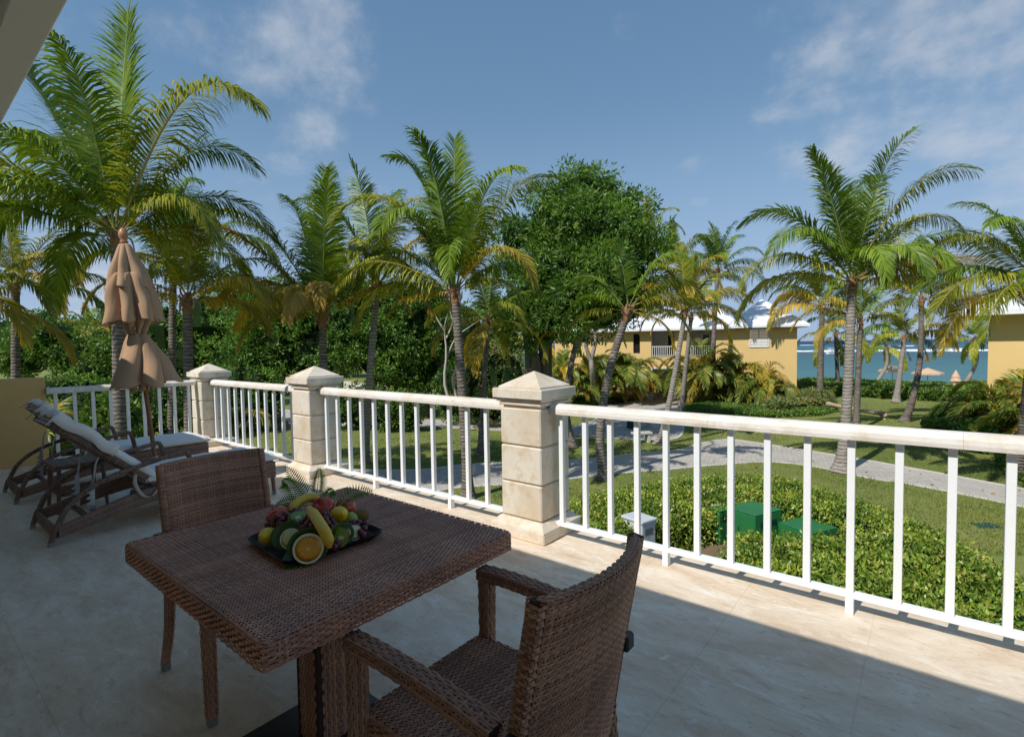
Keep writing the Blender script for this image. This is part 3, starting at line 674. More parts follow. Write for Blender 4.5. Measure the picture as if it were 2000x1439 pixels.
def core_tube(pts, r, mat, parent): return MB().tube(pts, r, 6).build('inner_bar', mat, parent)  # dark filler inside a woven bar, so the gaps read as shaded
make_chair('dining_chair', (-.655, 1.04, 0), math.pi, 'brown woven armchair with its curved back turned to the viewer')
make_chair('dining_chair', (-2.645, 1.012, 0), 0, 'brown woven armchair pushed in behind the table, facing the viewer')

# ------------------------------------------------------------------ sun loungers (local +y towards the foot, built on measured profile)
def ribbon(path, wx, th, x0, ref=(1, 0, 0)):
    pass
def curved_panel(name, prof, x0, x1, mat, parent, seed, pu=.026, pv=.014):
    """woven side beam: prof is a list of (y, z_low, z_high)"""
    pr = np.array(prof, float); n = 40; y = np.linspace(pr[0, 0], pr[-1, 0], n)
    lo = smooth_path(np.c_[pr[:, 0], pr[:, 1], 0*pr[:, 0]], n); hi = smooth_path(np.c_[pr[:, 0], pr[:, 2], 0*pr[:, 0]], n)
    acc = np.concatenate([[0], np.cumsum(np.linalg.norm(np.diff((lo+hi)/2, axis=0), axis=1))]); L = acc[-1]; hm = float(np.mean(hi[:, 1]-lo[:, 1]))
    patches = []
    for X, sg in ((x0, -1), (x1, 1)):
        def S(u, v, X=X, sg=sg):
            u_ = np.clip(u, 0, L); yy = np.interp(u_, acc, (lo[:, 0]+hi[:, 0])/2); l = np.interp(u_, acc, lo[:, 1]); h_ = np.interp(u_, acc, hi[:, 1])
            k = v/hm
            return np.stack([0*yy+X, yy, l+(h_-l)*k], -1)
        V, F = weave(S, L, hm, pu=pu, pv=pv, w=pv*.9, amp=.002, seed=seed)
        if sg < 0: F = F[:, ::-1]
        patches.append((V, F))
    o = woven(name, patches, mat, parent)
    V = []; 
    for i in range(n):
        ym = (lo[i, 0]+hi[i, 0])/2
        V += [(x0+.003, ym, lo[i, 1]), (x1-.003, ym, lo[i, 1]), (x1-.003, ym, hi[i, 1]), (x0+.003, ym, hi[i, 1])]
    F = [(i*4+k, i*4+(k+1) % 4, i*4+4+(k+1) % 4, i*4+4+k)[::-1] for i in range(n-1) for k in range(4)]+[(0, 1, 2, 3), tuple(4*(n-1)+k for k in (3, 2, 1, 0))]
    mesh('beam_core', V, F, 'wicker_frame', o); return o
def cushion(name, prof, x0, x1, th, mat, parent, seed=1, puff=.012, n=36, m=14):
    """soft pad that follows the profile (y, z of its underside)"""
    g = np.random.default_rng(seed); pr = smooth_path(np.c_[np.zeros(len(prof)), np.array(prof, float)], n)
    T = np.gradient(pr, axis=0); T /= np.linalg.norm(T, axis=1)[:, None]; N = np.stack([0*T[:, 0], -T[:, 2], T[:, 1]], 1); N *= np.sign(N[:, 2:3])
    ring = []; xs = np.linspace(-1, 1, m)
    prof2 = [(x, 1) for x in xs]+[(x, -1) for x in xs[::-1]]; V = []
    for i in range(n):
        e = min(i, n-1-i)/(n-1); end = min(1, (e/.035))**.5 if e < .035 else 1
        for x, sgn in prof2:
            side = (1-abs(x)**9)**.5; wr = puff*.35*math.sin(7*x+i*.55+seed)+puff*.3*math.sin(17*x-i*1.3)
            hgt = th/2+sgn*(th/2*(.35+.65*side)*(.45+.55*end)) + (wr if sgn > 0 else 0)*side
            p = pr[i]+N[i]*hgt; V.append(((x0+x1)/2+x*(x1-x0)/2*(1 if end == 1 else .985), p[1], p[2]))
    k = len(prof2); F = [(i*k+j, (i+1)*k+j, (i+1)*k+(j+1) % k, i*k+(j+1) % k)[::-1] for i in range(n-1) for j in range(k)]+[tuple(range(k)), tuple(range((n-1)*k, n*k))[::-1]]
    return mesh(name, V, F, mat, parent, smooth=True)
def lounger(X, dy, label, seed, top):
    o = empty('sun_lounger', (X, dy, 0), 0, label, 'sun lounger', 'wicker sun loungers side by side on the terrace')
    W = .355                                      # half width
    for sg in (-1, 1):
        x1 = sg*W; a, b = sorted((x1, x1-sg*.036))
        curved_panel('side_beam', [(.80, .055, .135), (1.0, .10, .20), (1.3, .165, .285), (1.6, .195, .325), (2.0, .195, .330), (2.44, .175, .330)], a, b, 'wicker_grey', o, 61+sg)
        # legs
        for (yy, zt, sl) in ((.785, .13, -.03), (2.415, .2, .01)):
            pts = [(x1-sg*.018, yy+.02*0, zt), (x1-sg*.018, yy+sl, .03)]
            w_ = MB().tube(np.linspace(pts[0], pts[1], 4), [.021, .02, .019, .018], 8).build('leg', 'wicker_frame', o)
            MB().tube([(x1-sg*.018, yy+sl, .032), (x1-sg*.018, yy+sl*1.1, 0)], .0185, 8).build('foot_cap', 'grey_cap', w_)
        # bowed armrest
        arc = smooth_path([(x1-sg*.012, .785, .12), (x1-sg*.012, .86, .27), (x1-sg*.012, .98, .375), (x1-sg*.012, 1.15, .452), (x1-sg*.012, 1.40, .515), (x1-sg*.012, 1.66, .562)], 26)
        (VF, info) = bar_weave(arc, .0155, .020, (1, 0, 0), 71+sg, along='v', pu=.024, pv=.012); w_ = woven('armrest', [VF], 'wicker_grey', o); MB().tube(arc, .0125, 6).build('inner_bar', 'wicker_gap_shade', w_)
        post = smooth_path([(x1-sg*.012, 1.645, .565), (x1-sg*.012, 1.675, .545), (x1-sg*.012, 1.70, .45), (x1-sg*.014, 1.715, .325)], 12)
        (VF, info) = bar_weave(post, .0155, .020, (1, 0, 0), 75+sg, along='v', pu=.024, pv=.012); w_ = woven('arm_post', [VF], 'wicker_grey', o); MB().tube(post, .0125, 6).build('inner_bar', 'wicker_gap_shade', w_)
        # toothed steel stay for the back
        V = [(0, 0)]; yy, z0 = 1.02, .10
        prof = [(0, 0), (.022, 0), (.026, .30), (.010, .31), (.0, .29)]
        for k in range(5): z_ = .25-k*.045; prof += [(-.004, z_), (-.030, z_-.018), (-.028, z_-.024), (-.004, z_-.026)]
        xs = x1-sg*.11
        V = [(xs-.004, yy+p, z0+q_) for p, q_ in prof]+[(xs+.004, yy+p, z0+q_) for p, q_ in prof]; m = len(prof)
        mesh('toothed_stay', V, [tuple(range(m))[::-1], tuple(range(m, 2*m))]+[(i, (i+1) % m, m+(i+1) % m, m+i) for i in range(m)], 'steel', o)
        MB().tube([(xs, 1.035, .39), (xs, 1.06, .55), (xs, 1.08, .60)], .007, 6).build('stay_rod', 'steel', o)
    MB().box(-W+.02, W-.02, .775, .80, .055, .135, .006).build('rear_bar', 'wicker_frame', o)
    def S(u, v): return np.stack([-W+.02+u, 0*u+.772, .055+v], -1)
    woven('rear_weave', [weave(S, 2*W-.04, .08, seed=81)], 'wicker_grey', o)
    def S(u, v): return np.stack([W-.02-u, 0*u+2.437, .175+v], -1)
    woven('foot_weave', [weave(S, 2*W-.04, .155, seed=83)], 'wicker_grey', o)
    MB().box(-W+.036, W-.036, 1.40, 2.432, .285, .318, .004).build('bed_panel', 'wicker_frame', o)
    MB().box(-W+.04, W-.04, 1.0, 1.03, .10, .13).build('cross_bar', 'wicker_frame', o)
    # reclined back
    A, B = np.array((1.43, .325)), np.array(top); d = (B-A)/np.linalg.norm(B-A); n_ = np.array((d[1], -d[0])); n_ = n_ if n_[1] > 0 else -n_
    def S(u, v, off=0.): return np.stack([-W+.04+u, A[0]+d[0]*v-n_[0]*.0, A[1]+d[1]*v], -1)
    Lb = float(np.linalg.norm(B-A)); pt = []
    V, F = weave(lambda u, v: S(u, v)-np.array([0, n_[0]*.022, n_[1]*.022]), 2*W-.08, Lb, seed=85, pu=.03, pv=.016, w=.0145); pt.append((V, F))
    woven('back_weave', pt, 'wicker_grey', o)
    V = []
    for p in (A, B):
        for e in (-.018, .0): q_ = p+n_*e; V += [(-W+.04, q_[0], q_[1]), (W-.04, q_[0], q_[1])]
    mesh('back_frame', V, [(0, 1, 5, 4), (2, 6, 7, 3), (0, 4, 6, 2), (1, 3, 7, 5), (4, 5, 7, 6), (0, 2, 3, 1)], 'wicker_frame', o)
    for sg in (-1, 1):
        pts = np.array([(sg*(W-.04), *(A+d*k)) for k in np.linspace(0, Lb, 16)]); (VF, info) = bar_weave(pts, .02, .024, (1, 0, 0), 87+sg, along='v', pu=.024, pv=.013); w_ = woven('back_rail', [VF], 'wicker_grey', o); MB().tube(pts, .017, 6).build('inner_bar', 'wicker_gap_shade', w_)
    # pads
    cushion('seat_pad', [(1.36, .325), (1.5, .322), (1.9, .320), (2.2, .320), (2.475, .318)], -W+.01, W-.01, .088, 'cushion', o, seed)
    q0, q1 = A+n_*.006, B+n_*.006
    cushion('back_pad', [tuple(q0+(q1-q0)*k) for k in (.0, .3, .6, .8, 1.02)], -W+.015, W-.015, .078, 'cushion', o, seed+2)
    # loose fabric cover over the upper back
    n = 30; m = 26; V = []; g = np.random.default_rng(seed)
    for i in range(n):
        k = i/(n-1); s_ = .47+.60*k
        for j in range(m):
            x = -1+2*j/(m-1); ax = abs(x)
            wr = .007*math.sin(9*x+4*k*3)+.006*math.sin(5*x-11*k+seed)+.004*math.sin(23*x+9*k)
            drop = max(0, ax-.93)/.07
            base = q0+(q1-q0)*min(s_, 1.035)
            h_ = .088+wr-.075*drop+(.0 if s_ < 1.03 else -.06*(s_-1.03)/.04) - .012*(k < .02)
            h_ += .018*math.exp(-((k-.35)/.12)**2)*(.5+.5*math.sin(6*x+seed))
            p = base+n_*h_; V.append((x*(W+.004)+.002*math.sin(13*k), p[0], p[1]))
    F = [(i*m+j, i*m+j+1, (i+1)*m+j+1, (i+1)*m+j) for i in range(n-1) for j in range(m-1)]
    c_ = mesh('back_cover', V, F, 'towel', o, smooth=True)
    md = c_.modifiers.new('thick', 'SOLIDIFY'); md.thickness = .006; md.offset = 0
    # hanging tie strap on the near side
    st = smooth_path([(W-.03, 1.30, .45), (W+.012, 1.28, .36), (W+.018, 1.33, .25), (W+.016, 1.40, .24), (W+.014, 1.47, .33), (W-.02, 1.50, .385)], 22)
    V = []
    for p in st: V += [(p[0], p[1]-.014, p[2]), (p[0], p[1]+.014, p[2]+.004)]
    s2 = mesh('tie_strap', V, [(2*i, 2*i+1, 2*i+3, 2*i+2) for i in range(len(st)-1)], 'strap', o, smooth=True); s2.modifiers.new('thick', 'SOLIDIFY').thickness = .003
    return o
lounger(-5.355, 0, 'wicker sun lounger with white pads nearer to the dining table', 3, (.80, .905))
lounger(-7.06, .03, 'wicker sun lounger with white pads beside the yellow parapet', 8, (.955, .87))

# small wicker side table between the loungers
o = empty('side_table', (-6.19, 1.14, 0), 0, 'small brown wicker side table between the two loungers', 'table')
woven('table_top', slab_weave(0, 0, .22, .19, .43, .04, 'x', 91), 'wicker_grey', o); core_box(.22, .19, .39, .43, sh=.0045).build('top_core', 'wicker_gap_shade', o)
woven('shelf', slab_weave(0, 0, .19, .16, .17, .025, 'x', 93), 'wicker_grey', o); core_box(.19, .16, .145, .17, sh=.0045).build('shelf_core', 'wicker_gap_shade', o)
for sx in (-1, 1):
    for sy in (-1, 1): MB().tube([(sx*.185, sy*.155, .40), (sx*.195, sy*.165, .2), (sx*.205, sy*.175, 0)], [.016, .016, .014], 8).build('leg', 'wicker_frame', o)

# ------------------------------------------------------------------ closed parasol
UB = np.array((-6.2, 1.80, 0.)); UT = np.array((-6.215, 1.595, 2.60)); ax_ = (UT-UB)/np.linalg.norm(UT-UB); UL = float(np.linalg.norm(UT-UB))
par = empty('parasol', UB, 0, 'closed tan canvas parasol tied round its tilted wooden pole', 'parasol')
par.rotation_euler = Vector(ax_).to_track_quat('Z', 'Y').to_euler()
MB().tube([(0, 0, .12), (0, 0, 2.5)], .021, 14).build('pole', 'teak', par, True)
MB().lathe([(.02, 2.50), (.034, 2.515), (.036, 2.53), (.026, 2.545), (.034, 2.56), (.041, 2.585), (.040, 2.61), (.030, 2.635), (.017, 2.655), (.004, 2.665)], 18).build('finial', 'teak_pale', par, True)
MB().lathe([(.026, .30), (.027, .31), (.027, .345), (.026, .35)], 14).build('pole_ring', 'steel', par, True)
def skirt(name, z1, z0, r1, r0, folds, seed, deep=.55, mat='canvas', cut=0., n=220, m=36, twist=0., power=1., lean=0.):
    """gathered canvas: broad rounded pleats with sharp valleys that open towards the hem"""
    g = np.random.default_rng(seed); ph = g.random(6)*6.28; V = []; wob = .55*g.random(folds)+.72; sag = g.random(folds)
    for i in range(m):
        k = i/(m-1); z = z1+(z0-z1)*k
        for j in range(n):
            a = 2*math.pi*j/n; w = a+.16*math.sin(2*a+ph[0])+.10*math.sin(3*a+ph[1])+twist*k
            q_ = (w*folds/(2*math.pi)) % folds; c = int(q_) % folds; fr = q_-int(q_); f = math.sin(math.pi*fr)**.8
            lump = wob[c]*(1-f*0)+(1-f)*.0
            r = .88*(r1+(r0-r1)*k**power); dp = deep*(.25+.75*k**.8); r *= (1-dp)+dp*f*(.55+.45*lump)*1.12
            r *= 1+.035*math.sin(9*k+c*1.9+3*fr)*f+.02*math.sin(31*fr+8*k)*(1-f)
            zz = z-cut*k**2*(.3+.7*sag[c])*(f-.35)+.012*k*math.sin(7*a+ph[3]); V.append((r*math.cos(a+lean*k), r*math.sin(a+lean*k), zz))
    F = [(i*n+j, i*n+(j+1) % n, (i+1)*n+(j+1) % n, (i+1)*n+j)[::-1] for i in range(m-1) for j in range(n)]
    o = mesh(name, V, F, mat, par, smooth=True); o.modifiers.new('thick', 'SOLIDIFY').thickness = .005; return o
skirt('top_flounce', 2.505, 2.09, .050, .245, 6, 11, .5, cut=.05, power=.85)
skirt('canopy', 2.22, 1.75, .16, .30, 7, 12, .55, cut=.05, power=.6)
skirt('canopy_waist', 1.86, 1.60, .20, .075, 8, 14, .5, power=1.2, twist=.5)
skirt('lower_canopy', 1.62, 1.12, .085, .36, 5, 17, .5, cut=.10, twist=.5, power=.85)
skirt('inner_folds', 1.32, 1.08, .10, .15, 9, 19, .5, cut=.08)
MB().lathe([(.062, 1.585), (.068, 1.592), (.068, 1.615), (.062, 1.62)], 20).build('tie_band', 'canvas', par, True)
MB().tube(smooth_path([(.066, -.02, 1.60), (.10, -.035, 1.63), (.085, -.03, 1.70), (.05, -.03, 1.72)], 10), .008, 6).build('tie_cord', 'canvas_rope', par, True)
MB().lathe([(.24, 0), (.25, .02), (.24, .05), (.06, .075), (.045, .09), (.036, .10), (.036, .22), (.030, .23)], 32).build('weighted_base', 'black_metal', par, True)

# ------------------------------------------------------------------ fruit platter on the table
FT = TZ+.004                                      # top of the weave
def fpos(px, py, z): return atz(px, py, z)
def ell(name, c, r, mat, label, cat, rot=(0, 0, 0), group='fruit on the black platter', shape=None, n=22, m=14):
    V = []; F = []
    for i in range(m+1):
        th = math.pi*i/m
        for j in range(n):
            a = 2*math.pi*j/n; v = np.array((math.sin(th)*math.cos(a), math.sin(th)*math.sin(a), math.cos(th)))
            if shape: v = shape(v, th, a)
            V.append(v*np.array(r))
    for i in range(m):
        for j in range(n): F.append((i*n+j, (i+1)*n+j, (i+1)*n+(j+1) % n, i*n+(j+1) % n))
    o = empty(name, c, 0, label, cat, group); o.rotation_euler = rot
    body = mesh('fruit_skin', V, F, mat, o, smooth=True); return o, body
# platter
tl, tf, tr_ = fpos(516, 1058, FT+.02), fpos(596, 1108, FT+.02), fpos(713, 1033, FT+.02)
pc = (tl+tr_)/2; ex = (tf-tl); ey = (tr_-tf); 
tray = empty('platter', (pc[0], pc[1], FT), math.atan2(ex[1], ex[0]), 'shallow black square platter holding the fruit on the table', 'platter')
TA, TBb = float(np.linalg.norm(ex))/2+.012, float(np.linalg.norm(ey))/2+.012
V = []; F = []; NN = 48
for (k, z) in ((.84, .0), (.9, .003), (1.0, .020), (1.015, .024), (1.0, .026), (.9, .012), (.80, .008)):
    per = per_rrect(TA*k, TBb*k, .045); x, y = rrect(TA*k, TBb*k, .045, np.linspace(0, per, NN, endpoint=False)); V += [(a, b, z) for a, b in zip(x, y)]
for i in range(6): F += [(i*NN+j, i*NN+(j+1) % NN, (i+1)*NN+(j+1) % NN, (i+1)*NN+j) for j in range(NN)]
F += [tuple(range(NN))[::-1], tuple(range(6*NN, 7*NN))]
mesh('dish', V, F, 'tray_black', tray, smooth=False)
def apple_shape(v, th, a):
    r = math.hypot(v[0], v[1]); dip = .30*math.exp(-(r/.28)**2); z = v[2]*(.92-.02)
    if v[2] > 0: z -= dip
    else: z += dip*.8
    k = 1+.03*math.cos(5*a)*(v[2] < -.2); return np.array((v[0]*k*(1.04-.10*(v[2] < 0)*abs(v[2])), v[1]*k, z))
def apple(px, py, z, r, label, rot):
    o, b = ell('apple', fpos(px, py, z), (r, r, r), 'apple', label, 'apple', rot, shape=apple_shape)
    MB().tube([(0, 0, r*.55), (.002, 0, r*.8), (.005, .002, r*1.02)], .0016, 6).build('stem', 'stem_brown', o)
apple(543, 1008, FT+.075, .041, 'red apple at the platter\'s left edge behind dark grapes', (.3, -.5, .4))
apple(631, 990, FT+.088, .041, 'large red apple in the middle behind the upright banana', (.75, .25, 0))
apple(675, 990, FT+.07, .038, 'dark red apple half hidden by the fern on the right', (.2, .3, 1))
def lemon_shape(v, th, a):
    z = v[2]; tip = 1+.22*max(0, abs(z)-.86)/.14; return np.array((v[0], v[1], z*tip))
def lemon(px, py, z, r, label, rot): ell('lemon', fpos(px, py, z), (r, r, r*1.28), 'lemon', label, 'lemon', rot, shape=lemon_shape)
lemon(523, 1046, FT+.046, .0285, 'whole yellow lemon at the left corner of the platter', (1.35, 0, .75))
lemon(662, 1006, FT+.08, .0325, 'whole yellow lemon above the kiwi slices', (1.2, .2, 1.2))
ell('lime', fpos(686, 1014, FT+.06), (.024, .024, .028), 'lime_skin', 'small pale green lime beside the right lemon', 'lime', (.4, .3, 0), shape=lemon_shape)
ell('kiwi', fpos(703, 1008, FT+.058), (.026, .026, .036), 'kiwi_skin', 'whole brown kiwi at the right edge of the platter', 'kiwi', (0, 1.35, .6))
def banana(pts, z, r, label):
    P = [fpos(x, y, zz) for (x, y), zz in zip(pts, z)]; c = np.mean(P, axis=0); P = smooth_path(np.array(P)-c, 22); k = np.linspace(0, 1, 22)
    rad = r*np.clip(np.minimum((k+.02)/.16, (1.02-k)/.16), .22, 1)**.6
    o = empty('banana', c, 0, label, 'banana', 'fruit on the black platter'); MB().tube(P, rad, 7).build('peel', 'banana', o, True)
    d0 = P[0]-P[2]; d1 = P[-1]-P[-3]
    MB().tube([P[0], P[0]+d0*.35], [r*.3, r*.24], 6).build('stem_end', 'banana_tip', o); MB().tube([P[-1], P[-1]+d1*.2], [r*.3, r*.2], 6).build('blossom_end', 'banana_tip', o)
banana([(602, 990), (616, 1010), (630, 1032), (639, 1048), (644, 1068)], [FT+.125, FT+.125, FT+.115, FT+.095, FT+.06], .0185, 'upright yellow banana lying across the front of the platter')
banana([(568, 1000), (577, 984), (592, 975), (608, 972), (627, 976)], [FT+.085, FT+.105, FT+.112, FT+.11, FT+.10], .0175, 'spotted banana lying behind the apples at the back')
def facing(c, tilt=0., yaw=0.):
    """rotation whose local +z looks from c to the camera, swung by yaw and tipped upward by tilt"""
    d = Vector(CP-np.array(c)); d.z *= .55; d.normalize(); q_ = Vector((d.x*math.cos(yaw)-d.y*math.sin(yaw), d.x*math.sin(yaw)+d.y*math.cos(yaw), d.z+tilt)).normalized()
    return q_.to_track_quat('Z', 'Y').to_euler()
def half(name, px, py, z, r, skin, flesh, pith, label, cat, tilt, yaw, depth=.8, ex_=1., rim=.09):
    c = fpos(px, py, z); o = empty(name, c, 0, label, cat, 'fruit on the black platter'); o.rotation_euler = facing(c, tilt, yaw)
    prof = [(r*math.cos(a), -r*depth*math.sin(a)) for a in np.linspace(math.pi/2*.98, 0, 9)]
    MB().lathe(prof, 32, sx=ex_).build('fruit_skin', skin, o, True)
    MB().lathe([(r*.995, .0002), (r*.985, .0012), (r*(1-rim), .0014)], 40, sx=ex_).build('pith_ring', pith, o)
    MB().lathe([(r*(1-rim), .0016), (r*.5, .0026), (.0002, .0022)], 40, sx=ex_).build('cut_face', flesh, o, True); return o
half('half_orange', 602, 1071, FT+.052, .0465, 'orange', 'orange_flesh', 'pith_pale', 'halved orange with its cut face to the viewer at the front', 'orange', .05, -.05, rim=.15)
half('half_lemon', 568, 1052, FT+.056, .034, 'lemon', 'lemon_flesh', 'pith_pale', 'halved lemon cupped in a green leaf, left of the orange', 'lemon', .12, -.15, rim=.13)
half('lemon_slice', 692, 1040, FT+.045, .026, 'lime_skin', 'lemon_flesh', 'pith_pale', 'pale half lime standing right of the kiwi slices', 'lime', .1, .25, .5, rim=.12)
half('half_kiwi', 582, 1010, FT+.088, .0265, 'kiwi_skin', 'kiwi_flesh', 'kiwi_flesh', 'halved kiwi showing its green face between the bananas', 'kiwi', .9, .2, .9, 1.3, rim=.05)
def slice_(px, py, z, r, label, yaw):
    c = fpos(px, py, z); o = empty('kiwi_slice', c, 0, label, 'kiwi', 'fruit on the black platter'); o.rotation_euler = facing(c, .1, yaw)
    MB().lathe([(r, -.009), (r*1.01, 0), (r*.97, .0008)], 26, sx=.72).build('slice_rim', 'kiwi_skin', o); MB().lathe([(r*.97, .001), (r*.4, .0014), (.0002, .0014)], 26, sx=.72).build('cut_face', 'kiwi_flesh', o)
slice_(656, 1046, FT+.05, .029, 'kiwi slice standing left of the other, half hidden by the banana', -.55); slice_(666, 1050, FT+.05, .031, 'kiwi slice standing in front of the other, inside the right leaf', -.35)
def bunch(spots, label):
    c = fpos(*spots[0]); o = empty('grape_bunch', c, 0, label, 'grapes', 'dark grape bunches on the platter'); g = np.random.default_rng(len(spots))
    for px, py, z in spots:
        p = fpos(px, py, z)-c; r = .0118*(.9+.2*g.random()); V = []
        n, m = 14, 9
        for i in range(m+1):
            for j in range(n): th = math.pi*i/m; a = 2*math.pi*j/n; V.append((p[0]+r*math.sin(th)*math.cos(a), p[1]+r*math.sin(th)*math.sin(a), p[2]+1.15*r*math.cos(th)))
        mesh('grape', V, [(i*n+j, (i+1)*n+j, (i+1)*n+(j+1) % n, i*n+(j+1) % n) for i in range(m) for j in range(n)], 'grape', o, True)
bunch([(539, 1010, FT+.098), (549, 1014, FT+.092), (557, 1005, FT+.09), (563, 1008, FT+.085), (535, 1022, FT+.075), (523, 1025, FT+.062), (546, 1024, FT+.078), (530, 1016, FT+.07)], 'dark grapes in front of the left apple')
bunch([(576, 997, FT+.10), (570, 1001, FT+.09), (584, 1000, FT+.085)], 'few dark grapes under the banana at the back')
bunch([(601, 1010, FT+.1), (605, 1020, FT+.098), (592, 1032, FT+.085), (611, 1032, FT+.088), (600, 1026, FT+.092), (597, 1016, FT+.088), (608, 1040, FT+.078), (588, 1022, FT+.08)], 'dark grapes beside the upright banana, above the orange')
bunch([(633, 1004, FT+.105), (638, 1000, FT+.10), (642, 1008, FT+.095)], 'dark grapes between the middle apple and the right lemon')
bunch([(700, 1021, FT+.055), (712, 1032, FT+.05), (704, 1039, FT+.045), (715, 1024, FT+.052), (697, 1030, FT+.048), (709, 1044, FT+.036)], 'dark grapes hanging over the right edge of the platter')
bunch([(646, 1030, FT+.065), (653, 1024, FT+.07), (640, 1022, FT+.085), (648, 1016, FT+.08), (660, 1030, FT+.06), (636, 1014, FT+.095)], 'dark grapes between the upright banana and the kiwi slices')
bunch([(575, 1028, FT+.07), (583, 1026, FT+.075), (572, 1020, FT+.078), (565, 1022, FT+.07), (590, 1040, FT+.07), (582, 1036, FT+.066)], 'dark grapes below the halved kiwi, behind the leaf')
bunch([(676, 1024, FT+.055), (684, 1028, FT+.05), (690, 1022, FT+.055), (679, 1033, FT+.045)], 'dark grapes below the pale green lime')
bunch([(654, 1068, FT+.035), (649, 1067, FT+.034), (660, 1062, FT+.036)], 'two or three grapes at the foot of the upright banana')
def cup_leaf(px, py, z, r, label, tilt, yaw, curl=.45, roll=0.):
    c = fpos(px, py, z); o = empty('leaf_cup', c, 0, label, 'leaf', 'round green leaves under the fruit'); o.rotation_euler = facing(c, tilt, yaw)
    V = []; n, m = 34, 9
    for i in range(m):
        k = i/(m-1)
        for j in range(n):
            a = 2*math.pi*j/n+roll; rr = r*k*(1+.06*math.cos(2*a)); x, y = rr*math.cos(a), rr*math.sin(a)
            V.append((x, y, -.030+curl*(x*x)/r*1.0+.25*(y*y)/r))
    F = [(i*n+j, i*n+(j+1) % n, (i+1)*n+(j+1) % n, (i+1)*n+j) for i in range(m-1) for j in range(n)]
    b = mesh('leaf_blade', V, F, 'wide_leaf', o, True); b.modifiers.new('thick', 'SOLIDIFY').thickness = .0012
cup_leaf(560, 1046, FT+.062, .052, 'round dark green leaf wrapped behind the halved lemon', .25, -.25, .3)
cup_leaf(602, 1066, FT+.056, .060, 'round dark green leaf wrapped behind the halved orange', .08, -.05, .25)
cup_leaf(672, 1042, FT+.058, .043, 'round green leaf curled behind the kiwi slices', .2, .55, .4)
cup_leaf(585, 1080, FT+.034, .05, 'flat green leaf lying under the orange on the platter', 1.6, 0, .05)
def fern(px0, px1, z0, z1, L, label, lift=0., np_=15, wid=.046):
    a, b = fpos(*px0, z0), fpos(*px1, z1); o = empty('fern_frond', a, 0, label, 'fern', 'fern fronds behind the fruit'); d = b-a
    P = smooth_path([np.zeros(3), d*.5+np.array((0, 0, lift)), d], 20); MB().tube(P, np.linspace(.0022, .0008, 20), 5).build('frond_stem', 'rachis_green', o)
    T = np.gradient(P, axis=0); T /= np.linalg.norm(T, axis=1)[:, None]; view = (CP-a)/np.linalg.norm(CP-a)
    V = []; F = []
    for i in range(np_):
        k = .16+.82*i/(np_-1); j = min(18, int(k*19)); p = P[j]+(P[j+1]-P[j])*(k*19-j); s_ = np.cross(T[j], view); s_ /= np.linalg.norm(s_)
        ln = wid*math.sin(math.pi*(.14+.82*k))**.8*(1.1-.35*k)
        for sg in (-1, 1):
            dr = sg*s_*.86+T[j]*.5+view*(.08*math.sin(i*2.3)); dr /= np.linalg.norm(dr); w_ = np.cross(dr, view); w_ /= np.linalg.norm(w_); w_ *= .0030
            n = len(V); V += [p, p+dr*ln*.35+w_, p+dr*ln, p+dr*ln*.35-w_]; F.append((n, n+1, n+2, n+3))
    mesh('frond_leaflets', V, F, 'fern_leaf', o)
fern((604, 975), (560, 912), FT+.09, FT+.22, .2, 'longest fern frond leaning to the upper left behind the fruit', .0)
fern((618, 972), (624, 915), FT+.09, FT+.21, .2, 'upright fern frond crossing the longest one', .0)
fern((590, 985), (553, 936), FT+.08, FT+.16, .2, 'left fern frond fanning out over the table edge', .02, wid=.06)
fern((600, 988), (540, 985), FT+.07, FT+.07, .2, 'low fern frond pointing left along the table', .01)
fern((650, 1000), (727, 958), FT+.075, FT+.10, .2, 'fern frond reaching right past the dark red apple', .03)
fern((632, 985), (650, 955), FT+.08, FT+.12, .1, 'short fern tuft behind the middle apple', .01, 11, .04)

# ------------------------------------------------------------------ leaf and frond generators
def leaves_at(C, D, size, aspect, g, jit=.5, fold=0.):
    """one rhombic leaf per row of C, blade along D (unit), random roll"""
    n = len(C); D = D/(np.linalg.norm(D, axis=1, keepdims=True)+1e-9); rv = g.normal(size=(n, 3)); rv[:, 2] *= .5
    Wd = np.cross(D, rv); Wd /= np.linalg.norm(Wd, axis=1, keepdims=True)+1e-9; s_ = (size*(1-jit/2+jit*g.random(n)))[:, None]
    tip = C+D*s_; mid = C+D*s_*.5; w_ = Wd*s_*aspect/2; dn = np.cross(Wd, D)*s_*fold
    V = np.stack([C, mid+w_+dn, tip, mid-w_+dn], 1).reshape(-1, 3); return V, np.arange(4*n).reshape(n, 4)
def crown_points(blobs, n, g, shell=.55, noise=.18):
    vol = np.array([b[1][0]*b[1][1]*b[1][2] for b in blobs])**(2/3); pick = g.choice(len(blobs), n, p=vol/vol.sum())
    d = g.normal(size=(n, 3)); d /= np.linalg.norm(d, axis=1, keepdims=True)
    ph = np.sin(d*5.3+pick[:, None]*1.7).sum(1)/3; ph2 = np.sin(d*13.1+pick[:, None]*2.9).sum(1)/3
    r = (shell+(1-shell)*g.random(n)**.6)*(1+noise*ph+noise*.6*ph2)
    c = np.array([b[0] for b in blobs])[pick]; s_ = np.array([b[1] for b in blobs])[pick]
    return c+d*r[:, None]*s_, d
